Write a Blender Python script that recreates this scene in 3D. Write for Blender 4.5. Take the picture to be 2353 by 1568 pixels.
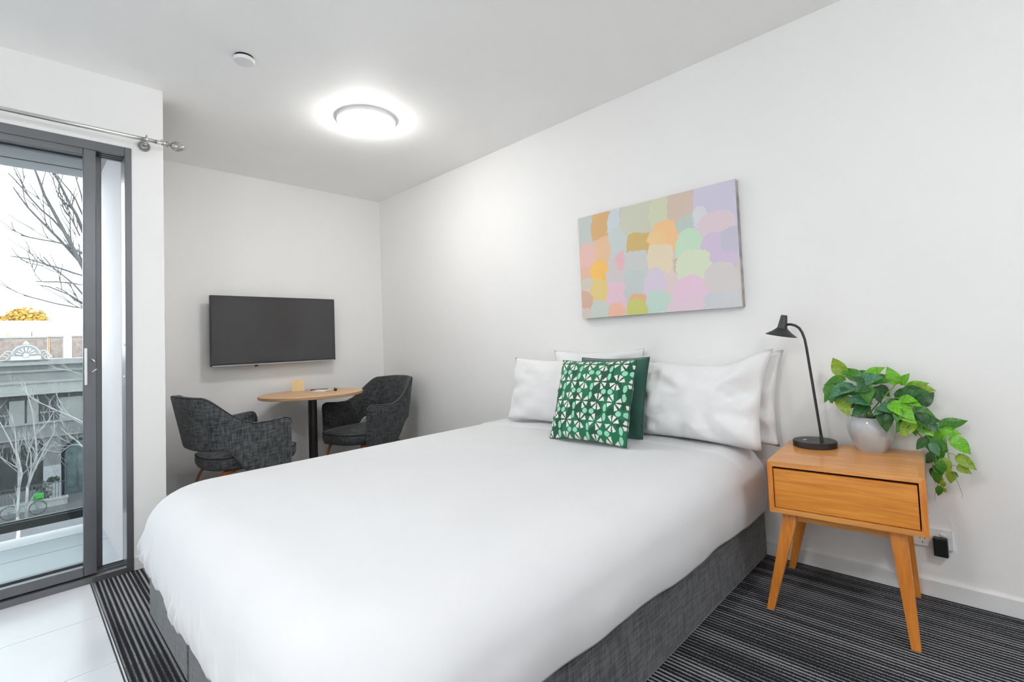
import bpy, bmesh, math, random
from mathutils import Vector, Matrix

for o in list(bpy.data.objects):
    bpy.data.objects.remove(o, do_unlink=True)
scene = bpy.context.scene
COL = scene.collection
PI = math.pi

# ------------------------------------------------------------------ camera
CAM = Vector((-2.66607, -4.52651, 1.12684))
YAW, PITCH, ROLL = 0.803436, 0.043832, -0.040921
FPX, SX, SY, W, H = 1119.883, 13.102, -47.317, 2353.0, 1568.0
_F = Vector((math.sin(YAW) * math.cos(PITCH), math.cos(YAW) * math.cos(PITCH), math.sin(PITCH)))
_R0 = Vector((math.cos(YAW), -math.sin(YAW), 0.0))
_U0 = _R0.cross(_F)
_R = _R0 * math.cos(ROLL) + _U0 * math.sin(ROLL)
_U = -_R0 * math.sin(ROLL) + _U0 * math.cos(ROLL)
cam_data = bpy.data.cameras.new('camera')
cam = bpy.data.objects.new('camera', cam_data)
COL.objects.link(cam)
mrot = Matrix((_R, _U, -_F)).transposed().to_4x4()
cam.matrix_world = Matrix.Translation(CAM) @ mrot
cam_data.sensor_width = 36.0
cam_data.lens = FPX * 36.0 / W
cam_data.shift_x = -SX / W
cam_data.shift_y = SY / W
cam_data.clip_start = 0.05
cam_data.clip_end = 300
scene.camera = cam


def at(px, py, axis, val):
    """point of the place seen at a photo pixel, on the plane axis=val"""
    d = _F + _R * ((px - W / 2 - SX) / FPX) - _U * ((py - H / 2 - SY) / FPX)
    t = (val - CAM[axis]) / d[axis]
    return CAM + d * t


# ------------------------------------------------------------------ world and exposure
world = bpy.data.worlds.new('overcast_sky')
scene.world = world
world.use_nodes = True
bg = world.node_tree.nodes['Background']
bg.inputs['Color'].default_value = (0.90, 0.95, 1.0, 1)
bg.inputs['Strength'].default_value = 3.7
LAMP_STRENGTH = 26.0
scene.view_settings.view_transform = 'Standard'
scene.view_settings.look = 'None'
scene.view_settings.gamma = 1.0
scene.view_settings.use_curve_mapping = False
scene.view_settings.exposure = 0.74
scene.cycles.max_bounces = 12
scene.cycles.diffuse_bounces = 10
scene.cycles.glossy_bounces = 3
scene.cycles.transmission_bounces = 3
scene.cycles.use_adaptive_sampling = True
scene.cycles.adaptive_threshold = 0.1
scene.cycles.adaptive_min_samples = 16

# ------------------------------------------------------------------ materials
MATS = {}


def new_mat(name):
    m = bpy.data.materials.new(name)
    m.use_nodes = True
    MATS[name] = m
    return m, m.node_tree, m.node_tree.nodes['Principled BSDF']


def lin(c):
    return tuple(((x / 255.0) / 12.92 if x <= 10 else (((x / 255.0) + 0.055) / 1.055) ** 2.4) for x in c)


def nd(nt, t, **kw):
    n = nt.nodes.new(t)
    for k, v in kw.items():
        setattr(n, k, v)
    return n


def simple(name, col, rough=0.6, metal=0.0, var=0.06, scale=8.0, bump=0.0, bscale=80.0, spec=0.5, sheen=0.0, stretch=None, coat=0.0, detail=3.0):
    """a procedural surface: colour with noise variation and fine relief"""
    m, nt, b = new_mat(name)
    b.inputs['Roughness'].default_value = rough
    b.inputs['Metallic'].default_value = metal
    b.inputs['Specular IOR Level'].default_value = spec
    b.inputs['Sheen Weight'].default_value = sheen
    b.inputs['Coat Weight'].default_value = coat
    tc = nd(nt, 'ShaderNodeTexCoord')
    mp = nd(nt, 'ShaderNodeMapping')
    nt.links.new(tc.outputs['Object'], mp.inputs['Vector'])
    if stretch:
        mp.inputs['Scale'].default_value = stretch
    nz = nd(nt, 'ShaderNodeTexNoise')
    nz.inputs['Scale'].default_value = scale
    nz.inputs['Detail'].default_value = detail
    nt.links.new(mp.outputs['Vector'], nz.inputs['Vector'])
    rp = nd(nt, 'ShaderNodeValToRGB')
    lo = tuple(max(0, c * (1 - var)) for c in col) + (1,)
    hi = tuple(min(1, c * (1 + var)) for c in col) + (1,)
    rp.color_ramp.elements[0].position = 0.3
    rp.color_ramp.elements[1].position = 0.7
    rp.color_ramp.elements[0].color = lo
    rp.color_ramp.elements[1].color = hi
    nt.links.new(nz.outputs['Fac'], rp.inputs['Fac'])
    nt.links.new(rp.outputs['Color'], b.inputs['Base Color'])
    if bump > 0:
        n2 = nd(nt, 'ShaderNodeTexNoise')
        n2.inputs['Scale'].default_value = bscale
        n2.inputs['Detail'].default_value = 4
        nt.links.new(mp.outputs['Vector'], n2.inputs['Vector'])
        bp = nd(nt, 'ShaderNodeBump')
        bp.inputs['Strength'].default_value = bump
        bp.inputs['Distance'].default_value = 0.01
        nt.links.new(n2.outputs['Fac'], bp.inputs['Height'])
        nt.links.new(bp.outputs['Normal'], b.inputs['Normal'])
    return m


def attr_mat(name, rough=0.7, bump=0.0, bscale=60.0, sheen=0.0):
    m, nt, b = new_mat(name)
    b.inputs['Roughness'].default_value = rough
    b.inputs['Sheen Weight'].default_value = sheen
    a = nd(nt, 'ShaderNodeAttribute', attribute_name='print')
    nt.links.new(a.outputs['Color'], b.inputs['Base Color'])
    if bump:
        tc = nd(nt, 'ShaderNodeTexCoord')
        n2 = nd(nt, 'ShaderNodeTexNoise')
        n2.inputs['Scale'].default_value = bscale
        nt.links.new(tc.outputs['Object'], n2.inputs['Vector'])
        bp = nd(nt, 'ShaderNodeBump')
        bp.inputs['Strength'].default_value = bump
        bp.inputs['Distance'].default_value = 0.005
        nt.links.new(n2.outputs['Fac'], bp.inputs['Height'])
        nt.links.new(bp.outputs['Normal'], b.inputs['Normal'])
    return m


def glass_mat(name, tint, refl=0.5):
    m = bpy.data.materials.new(name)
    m.use_nodes = True
    MATS[name] = m
    nt = m.node_tree
    nt.nodes.clear()
    out = nd(nt, 'ShaderNodeOutputMaterial')
    tr = nd(nt, 'ShaderNodeBsdfTransparent')
    tr.inputs['Color'].default_value = tuple(tint) + (1,)
    gl = nd(nt, 'ShaderNodeBsdfGlossy')
    gl.inputs['Roughness'].default_value = 0.01
    fr = nd(nt, 'ShaderNodeFresnel')
    fr.inputs['IOR'].default_value = 1.45
    mu = nd(nt, 'ShaderNodeMath', operation='MULTIPLY')
    mu.inputs[1].default_value = refl
    nt.links.new(fr.outputs[0], mu.inputs[0])
    mx = nd(nt, 'ShaderNodeMixShader')
    nt.links.new(mu.outputs[0], mx.inputs[0])
    nt.links.new(tr.outputs[0], mx.inputs[1])
    nt.links.new(gl.outputs[0], mx.inputs[2])
    nt.links.new(mx.outputs[0], out.inputs[0])
    return m


def wood_mat(name, c1, c2, scale=(1, 14, 14), rough=0.4, coat=0.0, knots=0.0):
    """wood grain running along local x of the scaled coordinates"""
    m, nt, b = new_mat(name)
    b.inputs['Roughness'].default_value = rough
    b.inputs['Coat Weight'].default_value = coat
    tc = nd(nt, 'ShaderNodeTexCoord')
    mp = nd(nt, 'ShaderNodeMapping')
    mp.inputs['Scale'].default_value = scale
    nt.links.new(tc.outputs['Object'], mp.inputs['Vector'])
    n1 = nd(nt, 'ShaderNodeTexNoise')
    n1.inputs['Scale'].default_value = 3.0
    n1.inputs['Detail'].default_value = 6
    n1.inputs['Roughness'].default_value = 0.65
    n1.inputs['Distortion'].default_value = 0.6
    nt.links.new(mp.outputs['Vector'], n1.inputs['Vector'])
    rp = nd(nt, 'ShaderNodeValToRGB')
    rp.color_ramp.elements[0].position = 0.32
    rp.color_ramp.elements[1].position = 0.68
    rp.color_ramp.elements[0].color = tuple(c1) + (1,)
    rp.color_ramp.elements[1].color = tuple(c2) + (1,)
    nt.links.new(n1.outputs['Fac'], rp.inputs['Fac'])
    nt.links.new(rp.outputs['Color'], b.inputs['Base Color'])
    bp = nd(nt, 'ShaderNodeBump')
    bp.inputs['Strength'].default_value = 0.06
    bp.inputs['Distance'].default_value = 0.004
    nt.links.new(n1.outputs['Fac'], bp.inputs['Height'])
    nt.links.new(bp.outputs['Normal'], b.inputs['Normal'])
    return m


def carpet_mat():
    m, nt, b = new_mat('ribbed_carpet')
    b.inputs['Roughness'].default_value = 0.95
    b.inputs['Specular IOR Level'].default_value = 0.15
    b.inputs['Sheen Weight'].default_value = 0.05
    L = nt.links.new
    tc = nd(nt, 'ShaderNodeTexCoord')
    # long soft stripes running along Y
    mp = nd(nt, 'ShaderNodeMapping')
    mp.inputs['Scale'].default_value = (1, 0.035, 1)
    L(tc.outputs['Object'], mp.inputs['Vector'])
    wv = nd(nt, 'ShaderNodeTexWave', wave_type='BANDS', bands_direction='X')
    wv.inputs['Scale'].default_value = 17.5
    wv.inputs['Distortion'].default_value = 1.1
    wv.inputs['Detail'].default_value = 2
    wv.inputs['Detail Scale'].default_value = 2.2
    L(mp.outputs['Vector'], wv.inputs['Vector'])
    # per-stripe brightness
    n1 = nd(nt, 'ShaderNodeTexNoise')
    n1.inputs['Scale'].default_value = 26
    n1.inputs['Detail'].default_value = 2
    L(mp.outputs['Vector'], n1.inputs['Vector'])
    # pile speckle
    n2 = nd(nt, 'ShaderNodeTexNoise')
    n2.inputs['Scale'].default_value = 210
    n2.inputs['Detail'].default_value = 3
    L(tc.outputs['Object'], n2.inputs['Vector'])
    # half metre tiles of differing weave
    n3 = nd(nt, 'ShaderNodeTexVoronoi', feature='F1', distance='CHEBYCHEV')
    n3.inputs['Scale'].default_value = 2.0
    n3.inputs['Randomness'].default_value = 0.35
    L(tc.outputs['Object'], n3.inputs['Vector'])
    sep = nd(nt, 'ShaderNodeSeparateColor')
    L(n3.outputs['Color'], sep.inputs[0])
    c1 = nd(nt, 'ShaderNodeMath', operation='MULTIPLY_ADD')   # stripes * contrast
    k = nd(nt, 'ShaderNodeMapRange')
    k.inputs['From Min'].default_value = 0.0
    k.inputs['From Max'].default_value = 1.0
    k.inputs['To Min'].default_value = 0.45
    k.inputs['To Max'].default_value = 1.0
    L(sep.outputs[0], k.inputs['Value'])
    half = nd(nt, 'ShaderNodeMath', operation='SUBTRACT')
    half.inputs[1].default_value = 0.5
    L(wv.outputs['Fac'], half.inputs[0])
    L(half.outputs[0], c1.inputs[0])
    L(k.outputs[0], c1.inputs[1])
    c1.inputs[2].default_value = 0.42
    a1 = nd(nt, 'ShaderNodeMath', operation='MULTIPLY_ADD')
    h1 = nd(nt, 'ShaderNodeMath', operation='SUBTRACT')
    h1.inputs[1].default_value = 0.5
    L(n1.outputs['Fac'], h1.inputs[0])
    L(h1.outputs[0], a1.inputs[0])
    a1.inputs[1].default_value = 1.1
    L(c1.outputs[0], a1.inputs[2])
    a2 = nd(nt, 'ShaderNodeMath', operation='MULTIPLY_ADD')
    h2 = nd(nt, 'ShaderNodeMath', operation='SUBTRACT')
    h2.inputs[1].default_value = 0.5
    L(n2.outputs['Fac'], h2.inputs[0])
    L(h2.outputs[0], a2.inputs[0])
    a2.inputs[1].default_value = 1.0
    L(a1.outputs[0], a2.inputs[2])
    rp = nd(nt, 'ShaderNodeValToRGB')
    rp.color_ramp.elements[0].position = 0.30
    rp.color_ramp.elements[0].color = (0.009, 0.010, 0.012, 1)
    rp.color_ramp.elements[1].position = 0.84
    rp.color_ramp.elements[1].color = (0.34, 0.34, 0.355, 1)
    e = rp.color_ramp.elements.new(0.5)
    e.color = (0.05, 0.052, 0.057, 1)
    L(a2.outputs[0], rp.inputs['Fac'])
    L(rp.outputs['Color'], b.inputs['Base Color'])
    bp = nd(nt, 'ShaderNodeBump')
    bp.inputs['Strength'].default_value = 0.6
    bp.inputs['Distance'].default_value = 0.006
    L(a2.outputs[0], bp.inputs['Height'])
    L(bp.outputs['Normal'], b.inputs['Normal'])
    return m


def weave_mat(name, c1, c2, stretch, rough=0.95, sheen=0.2, scale=60):
    m, nt, b = new_mat(name)
    b.inputs['Roughness'].default_value = rough
    b.inputs['Sheen Weight'].default_value = sheen
    b.inputs['Specular IOR Level'].default_value = 0.25
    L = nt.links.new
    tc = nd(nt, 'ShaderNodeTexCoord')
    fac = None
    for s in stretch:
        mp = nd(nt, 'ShaderNodeMapping')
        mp.inputs['Scale'].default_value = s
        L(tc.outputs['Object'], mp.inputs['Vector'])
        n = nd(nt, 'ShaderNodeTexNoise')
        n.inputs['Scale'].default_value = scale
        n.inputs['Detail'].default_value = 3
        L(mp.outputs['Vector'], n.inputs['Vector'])
        if fac is None:
            fac = n.outputs['Fac']
        else:
            ad = nd(nt, 'ShaderNodeMath', operation='ADD')
            L(fac, ad.inputs[0])
            L(n.outputs['Fac'], ad.inputs[1])
            hf = nd(nt, 'ShaderNodeMath', operation='MULTIPLY')
            hf.inputs[1].default_value = 0.5
            L(ad.outputs[0], hf.inputs[0])
            fac = hf.outputs[0]
    rp = nd(nt, 'ShaderNodeValToRGB')
    rp.color_ramp.elements[0].position = 0.38
    rp.color_ramp.elements[0].color = tuple(c1) + (1,)
    rp.color_ramp.elements[1].position = 0.64
    rp.color_ramp.elements[1].color = tuple(c2) + (1,)
    L(fac, rp.inputs['Fac'])
    L(rp.outputs['Color'], b.inputs['Base Color'])
    bp = nd(nt, 'ShaderNodeBump')
    bp.inputs['Strength'].default_value = 0.3
    bp.inputs['Distance'].default_value = 0.003
    L(fac, bp.inputs['Height'])
    L(bp.outputs['Normal'], b.inputs['Normal'])
    return m


def emit_mat(name, col, strength):
    m = bpy.data.materials.new(name)
    m.use_nodes = True
    MATS[name] = m
    nt = m.node_tree
    nt.nodes.clear()
    out = nd(nt, 'ShaderNodeOutputMaterial')
    em = nd(nt, 'ShaderNodeEmission')
    em.inputs['Color'].default_value = tuple(col) + (1,)
    em.inputs['Strength'].default_value = strength
    nt.links.new(em.outputs[0], out.inputs[0])
    return m


def leaf_mat(name, c1, c2, rough=0.38):
    """leaf with paler side veins"""
    m, nt, b = new_mat(name)
    b.inputs['Roughness'].default_value = rough
    b.inputs['Subsurface Weight'].default_value = 0.0
    L = nt.links.new
    tc = nd(nt, 'ShaderNodeTexCoord')
    mp = nd(nt, 'ShaderNodeMapping')
    mp.inputs['Scale'].default_value = (1, 1, 1)
    L(tc.outputs['Object'], mp.inputs['Vector'])
    # |x| folded so that the veins run up and out on both halves
    sp = nd(nt, 'ShaderNodeSeparateXYZ')
    L(mp.outputs['Vector'], sp.inputs[0])
    ab = nd(nt, 'ShaderNodeMath', operation='ABSOLUTE')
    L(sp.outputs['X'], ab.inputs[0])
    v = nd(nt, 'ShaderNodeMath', operation='MULTIPLY_ADD')
    L(ab.outputs[0], v.inputs[0])
    v.inputs[1].default_value = -0.9
    L(sp.outputs['Y'], v.inputs[2])
    sn = nd(nt, 'ShaderNodeMath', operation='MULTIPLY')
    L(v.outputs[0], sn.inputs[0])
    sn.inputs[1].default_value = 42.0
    si = nd(nt, 'ShaderNodeMath', operation='SINE')
    L(sn.outputs[0], si.inputs[0])
    n = nd(nt, 'ShaderNodeTexNoise')
    n.inputs['Scale'].default_value = 5
    L(tc.outputs['Object'], n.inputs['Vector'])
    ma = nd(nt, 'ShaderNodeMath', operation='MULTIPLY_ADD')
    L(si.outputs[0], ma.inputs[0])
    ma.inputs[1].default_value = 0.07
    L(n.outputs['Fac'], ma.inputs[2])
    rp = nd(nt, 'ShaderNodeValToRGB')
    rp.color_ramp.elements[0].position = 0.3
    rp.color_ramp.elements[0].color = tuple(c1) + (1,)
    rp.color_ramp.elements[1].position = 0.75
    rp.color_ramp.elements[1].color = tuple(c2) + (1,)
    L(ma.outputs[0], rp.inputs['Fac'])
    L(rp.outputs['Color'], b.inputs['Base Color'])
    # light shines through the thin blade
    tl = nd(nt, 'ShaderNodeBsdfTranslucent')
    L(rp.outputs['Color'], tl.inputs['Color'])
    mx = nd(nt, 'ShaderNodeMixShader')
    mx.inputs[0].default_value = 0.22
    L(b.outputs[0], mx.inputs[1])
    L(tl.outputs[0], mx.inputs[2])
    L(mx.outputs[0], nt.nodes['Material Output'].inputs[0])
    return m


simple('wall_paint', (0.86, 0.856, 0.847), 0.75, var=0.008, scale=2.0, spec=0.25)
simple('ceiling_paint', (0.93, 0.925, 0.912), 0.6, var=0.008, scale=2.0, spec=0.3)
simple('trim_paint', (0.80, 0.80, 0.80), 0.4, var=0.01)
simple('slab', (0.35, 0.35, 0.35), 0.9)
simple('floor_tile', (0.72, 0.735, 0.76), 0.22, var=0.03, scale=3, bump=0.01, bscale=40)
simple('grout', (0.16, 0.16, 0.16), 0.9)
simple('edge_metal', (0.75, 0.75, 0.76), 0.3, metal=0.9)
carpet_mat()
simple('door_aluminium', (0.17, 0.175, 0.185), 0.34, metal=0.55, var=0.05)
simple('seal_black', (0.012, 0.012, 0.013), 0.6)
glass_mat('clear_glass', (0.92, 0.94, 0.94), 0.45)
glass_mat('balustrade_glass', (0.66, 0.675, 0.675), 0.5)
simple('chrome', (0.72, 0.72, 0.72), 0.16, metal=1.0, var=0.03)
simple('pewter', (0.38, 0.38, 0.37), 0.3, metal=0.9, var=0.25, scale=160)
simple('handle_silver', (0.80, 0.80, 0.80), 0.25, metal=0.8)
simple('white_plastic', (0.80, 0.80, 0.80), 0.35, var=0.01)
simple('grey_plastic', (0.55, 0.55, 0.56), 0.35, var=0.01)
simple('black_plastic', (0.012, 0.012, 0.013), 0.35, var=0.05)
simple('black_metal', (0.014, 0.014, 0.015), 0.38, var=0.05, spec=0.6)
simple('shade_black', (0.022, 0.022, 0.024), 0.4, var=0.05, spec=0.6)
simple('bezel', (0.02, 0.02, 0.022), 0.35)
simple('silver_lip', (0.55, 0.55, 0.57), 0.3, metal=0.7)
simple('screen', (0.05, 0.049, 0.053), 0.13, var=0.02, spec=0.55)
simple('linen', (0.69, 0.696, 0.71), 0.85, var=0.012, scale=5, bump=0.05, bscale=14, spec=0.2, sheen=0.15)
simple('pillow_cotton', (0.79, 0.79, 0.795), 0.85, var=0.012, scale=6, bump=0.12, bscale=11, spec=0.2, sheen=0.15)
simple('mattress_white', (0.80, 0.80, 0.81), 0.85, var=0.01)
weave_mat('base_fabric', (0.028, 0.030, 0.034), (0.125, 0.131, 0.142), [(0.25, 0.25, 3.0), (2.5, 2.5, 0.3)], sheen=0.35, scale=55)
weave_mat('chair_fabric', (0.034, 0.038, 0.041), (0.14, 0.15, 0.158), [(2.2, 2.2, 0.35), (0.35, 0.35, 2.4)], sheen=0.15, scale=48)
weave_mat('chair_fabric_dark', (0.026, 0.027, 0.028), (0.088, 0.091, 0.096), [(2.2, 2.2, 0.35), (0.35, 0.35, 2.4)], sheen=0.15, scale=48)
simple('piping', (0.010, 0.011, 0.012), 0.8)
wood_mat('chair_leg_wood', (0.30, 0.10, 0.032), (0.52, 0.21, 0.075), (8, 8, 1.2), 0.4, coat=0.2)
wood_mat('table_oak', (0.60, 0.37, 0.20), (0.72, 0.48, 0.28), (2.0, 16, 16), 0.45)
wood_mat('table_edge', (0.42, 0.24, 0.12), (0.60, 0.36, 0.19), (3.0, 3, 20), 0.5)
wood_mat('plaque_wood', (0.70, 0.52, 0.26), (0.80, 0.62, 0.36), (6, 6, 6), 0.5)
wood_mat('stand_wood_sheen', (0.60, 0.225, 0.045), (0.82, 0.38, 0.10), (18, 1.4, 18), 0.32, coat=0.35)  # same wood made paler: the top's reflected sheen is in the colour
wood_mat('stand_drawer', (0.58, 0.185, 0.018), (0.84, 0.345, 0.048), (16, 1.1, 20), 0.36, coat=0.2)
wood_mat('stand_leg', (0.54, 0.155, 0.016), (0.78, 0.29, 0.042), (16, 16, 1.4), 0.36, coat=0.2)
simple('gap_dark', (0.012, 0.006, 0.003), 0.9)
simple('pot_glaze', (0.44, 0.475, 0.50), 0.12, var=0.10, scale=14, coat=0.6)
simple('soil', (0.16, 0.15, 0.145), 0.9, var=0.6, scale=160, bump=0.8, bscale=160)
simple('stem_green', (0.20, 0.30, 0.07), 0.5, var=0.15)
simple('stem_brown', (0.17, 0.13, 0.06), 0.6, var=0.15)
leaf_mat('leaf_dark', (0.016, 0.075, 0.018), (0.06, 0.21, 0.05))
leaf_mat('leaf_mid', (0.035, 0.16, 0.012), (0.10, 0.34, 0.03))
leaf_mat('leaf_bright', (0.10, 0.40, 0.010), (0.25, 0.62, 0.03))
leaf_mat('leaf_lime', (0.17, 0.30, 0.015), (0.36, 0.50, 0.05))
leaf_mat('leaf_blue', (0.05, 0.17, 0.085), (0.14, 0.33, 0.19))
simple('velvet_green', (0.006, 0.075, 0.05), 0.7, var=0.35, scale=9, sheen=0.5, bump=0.1, bscale=30)
attr_mat('cushion_print', 0.75, 0.08, 300, sheen=0.2)
attr_mat('painting_print', 0.7, 0.10, 120)
simple('canvas_edge', (0.38, 0.35, 0.36), 0.8, var=0.4, scale=14)
emit_mat('lamp_glow', (1.0, 0.985, 0.96), LAMP_STRENGTH)
emit_mat('added_fill_glow', (0.97, 0.985, 1.0), LAMP_STRENGTH * 1.9)  # glow of the two added fill lamps, cooler and stronger
# outside
simple('render_white', (0.37, 0.373, 0.377), 0.7, var=0.02, spec=0.2)
simple('soffit_grey', (0.324, 0.324, 0.333), 0.7, var=0.04)
simple('balcony_tile', (0.336, 0.368, 0.392), 0.3, var=0.04, scale=4)
simple('balcony_kerb', (0.560, 0.576, 0.584), 0.4, var=0.03)
simple('rail_black', (0.012, 0.014, 0.014), 0.35)
simple('facade_render', (0.277, 0.275, 0.263), 0.85, var=0.10, scale=1.2)
simple('facade_pale', (0.386, 0.382, 0.370), 0.85, var=0.08, scale=1.6)
simple('facade_grey', (0.193, 0.195, 0.197), 0.85, var=0.12, scale=1.4)
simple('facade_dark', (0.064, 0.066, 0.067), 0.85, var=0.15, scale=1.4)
simple('panel_pale', (0.375, 0.383, 0.398), 0.8, var=0.05)
simple('window_dark', (0.035, 0.038, 0.041), 0.15, var=0.2, scale=2)
simple('door_teal', (0.09, 0.125, 0.13), 0.4, var=0.3, scale=2.5)
simple('brick_brown', (0.218, 0.170, 0.150), 0.9, var=0.25, scale=6)
simple('brick_orange', (0.62, 0.30, 0.14), 0.9, var=0.1)
simple('roof_white', (0.90, 0.90, 0.91), 0.7, var=0.02)
simple('asphalt', (0.089, 0.089, 0.095), 0.95, var=0.1, scale=1.0)
simple('footpath', (0.126, 0.126, 0.131), 0.9, var=0.08, scale=2)
simple('low_wall', (0.376, 0.373, 0.361), 0.85, var=0.08, scale=2)
simple('iron', (0.09, 0.095, 0.10), 0.6)
simple('bark_pale', (0.496, 0.488, 0.480), 0.9, var=0.18, scale=5)
simple('bark_dark', (0.06, 0.057, 0.057), 0.9, var=0.2, scale=6)
simple('autumn_leaf_sunlit', (0.408, 0.239, 0.031), 0.7, var=0.3, scale=3)  # autumn orange, with the warm glow of sunlight put into the colour
simple('olive_leaf', (0.20, 0.24, 0.10), 0.7, var=0.3, scale=3)
simple('shrub_leaf', (0.06, 0.075, 0.06), 0.7, var=0.4, scale=6)
simple('bike_green', (0.035, 0.36, 0.05), 0.4, var=0.05)
simple('bike_teal', (0.20, 0.42, 0.36), 0.4, var=0.05)
simple('rubber', (0.05, 0.055, 0.055), 0.7)
simple('lamp_warm', (0.85, 0.62, 0.38), 0.5)
simple('card_white', (0.80, 0.80, 0.78), 0.6, var=0.02)

# ------------------------------------------------------------------ builders
ORG = {}


def tag(o, label=None, cat=None, group=None, kind=None):
    if label: o['label'] = label
    if cat: o['category'] = cat
    if group: o['group'] = group
    if kind: o['kind'] = kind
    return o


def thing(name, loc, label=None, cat=None, group=None, kind=None, rotz=0.0):
    o = bpy.data.objects.new(name, None)
    o.empty_display_size = 0.1
    COL.objects.link(o)
    o.location = loc
    o.rotation_euler = (0, 0, rotz)
    ORG[o.name] = Vector(loc)
    return tag(o, label, cat, group, kind)


def mesh_obj(name, verts, faces, mat, parent=None, smooth=False, world=True, mats=None, fmat=None):
    """one mesh object; world=True: verts in world coordinates (parent unrotated)"""
    org = ORG.get(parent.name, Vector((0, 0, 0))) if (parent and world) else Vector((0, 0, 0))
    me = bpy.data.meshes.new(name)
    me.from_pydata([tuple(Vector(v) - org) for v in verts], [], faces)
    me.validate()
    bm = bmesh.new()
    bm.from_mesh(me)
    bmesh.ops.recalc_face_normals(bm, faces=bm.faces)
    bm.to_mesh(me)
    bm.free()
    for mm in (mats or [mat]):
        me.materials.append(MATS[mm])
    if fmat:
        for p, k in zip(me.polygons, fmat):
            p.material_index = k
    if smooth:
        for p in me.polygons:
            p.use_smooth = True
    o = bpy.data.objects.new(name, me)
    COL.objects.link(o)
    if parent:
        o.parent = parent
        ORG[o.name] = org if world else Vector((0, 0, 0))
    else:
        ORG[o.name] = Vector((0, 0, 0))
    return o


def box(name, x0, x1, y0, y1, z0, z1, mat, parent=None, bevel=0.0, segs=2, world=True, smooth=False):
    bm = bmesh.new()
    bmesh.ops.create_cube(bm, size=1.0)
    for v in bm.verts:
        v.co = Vector((x0 + (v.co.x + .5) * (x1 - x0), y0 + (v.co.y + .5) * (y1 - y0), z0 + (v.co.z + .5) * (z1 - z0)))
    if bevel > 0:
        bmesh.ops.bevel(bm, geom=list(bm.edges), offset=bevel, segments=segs, affect='EDGES', profile=0.5)
    vs = [tuple(v.co) for v in bm.verts]
    bm.verts.index_update()
    fs = [[v.index for v in f.verts] for f in bm.faces]
    bm.free()
    return mesh_obj(name, vs, fs, mat, parent, smooth, world)


def solo(name, x0, x1, y0, y1, z0, z1, mat, label=None, cat=None, kind=None, bevel=0.0, group=None):
    return tag(box(name, x0, x1, y0, y1, z0, z1, mat, None, bevel), label, cat, group, kind)


def struct(name, x0, x1, y0, y1, z0, z1, mat, label=None, cat=None, parent=None, bevel=0.0):
    o = box(name, x0, x1, y0, y1, z0, z1, mat, parent, bevel)
    if not parent:
        o['kind'] = 'structure'
        if label: o['label'] = label
        if cat: o['category'] = cat
    return o


def frame_axes(d):
    d = d.normalized()
    a = Vector((0, 0, 1)) if abs(d.z) < 0.9 else Vector((1, 0, 0))
    u = d.cross(a).normalized()
    return u, d.cross(u).normalized()


def tube_geo(path, radii, n=8, cap=True):
    path = [Vector(p) for p in path]
    if not hasattr(radii, '__len__'):
        radii = [radii] * len(path)
    vs, fs = [], []
    u0 = None
    for i, p in enumerate(path):
        d = (path[min(i + 1, len(path) - 1)] - path[max(i - 1, 0)])
        if d.length < 1e-9: d = Vector((0, 0, 1))
        d.normalize()
        if u0 is None:
            u0, _ = frame_axes(d)
        u = (u0 - d * u0.dot(d))
        if u.length < 1e-6: u, _ = frame_axes(d)
        u.normalize()
        v = d.cross(u)
        u0 = u
        for k in range(n):
            a = 2 * PI * k / n
            vs.append(p + (u * math.cos(a) + v * math.sin(a)) * radii[i])
    for i in range(len(path) - 1):
        for k in range(n):
            fs.append([i * n + k, i * n + (k + 1) % n, (i + 1) * n + (k + 1) % n, (i + 1) * n + k])
    if cap:
        fs.append(list(range(n))[::-1])
        fs.append([(len(path) - 1) * n + k for k in range(n)])
    return vs, fs


def tube(name, path, radii, mat, parent=None, n=10, world=True, smooth=True):
    vs, fs = tube_geo(path, radii, n)
    return mesh_obj(name, vs, fs, mat, parent, smooth, world)


def merge(geos):
    vs, fs = [], []
    for v, f in geos:
        b = len(vs)
        vs += v
        fs += [[i + b for i in ff] for ff in f]
    return vs, fs


def lathe_geo(c, prof, n=32, axis=None, cap0=True, cap1=True):
    """prof: list of (radius, height) along axis from c"""
    c = Vector(c)
    ax = Vector(axis).normalized() if axis else Vector((0, 0, 1))
    u, v = frame_axes(ax)
    vs, fs = [], []
    for r, h in prof:
        for k in range(n):
            a = 2 * PI * k / n
            vs.append(c + ax * h + (u * math.cos(a) + v * math.sin(a)) * r)
    for i in range(len(prof) - 1):
        for k in range(n):
            fs.append([i * n + k, i * n + (k + 1) % n, (i + 1) * n + (k + 1) % n, (i + 1) * n + k])
    if cap0: fs.append(list(range(n))[::-1])
    if cap1: fs.append([(len(prof) - 1) * n + k for k in range(n)])
    return vs, fs


def lathe(name, c, prof, mat, parent=None, n=32, axis=None, world=True, smooth=True, cap0=True, cap1=True):
    vs, fs = lathe_geo(c, prof, n, axis, cap0, cap1)
    o = mesh_obj(name, vs, fs, mat, parent, smooth, world)
    if smooth:
        o.data.set_sharp_from_angle(angle=math.radians(35))
    return o


def copy_tree(o, parent=None):
    c = o.copy()
    COL.objects.link(c)
    if parent is not None:
        c.parent = parent
    for ch in list(o.children):
        copy_tree(ch, c)
    return c


def sstep(a, b, x):
    t = max(0.0, min(1.0, (x - a) / (b - a)))
    return t * t * (3 - 2 * t)


def hsh(i, j, s=0):
    n = math.sin(i * 127.1 + j * 311.7 + s * 74.7) * 43758.5453
    return n - math.floor(n)


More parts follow.
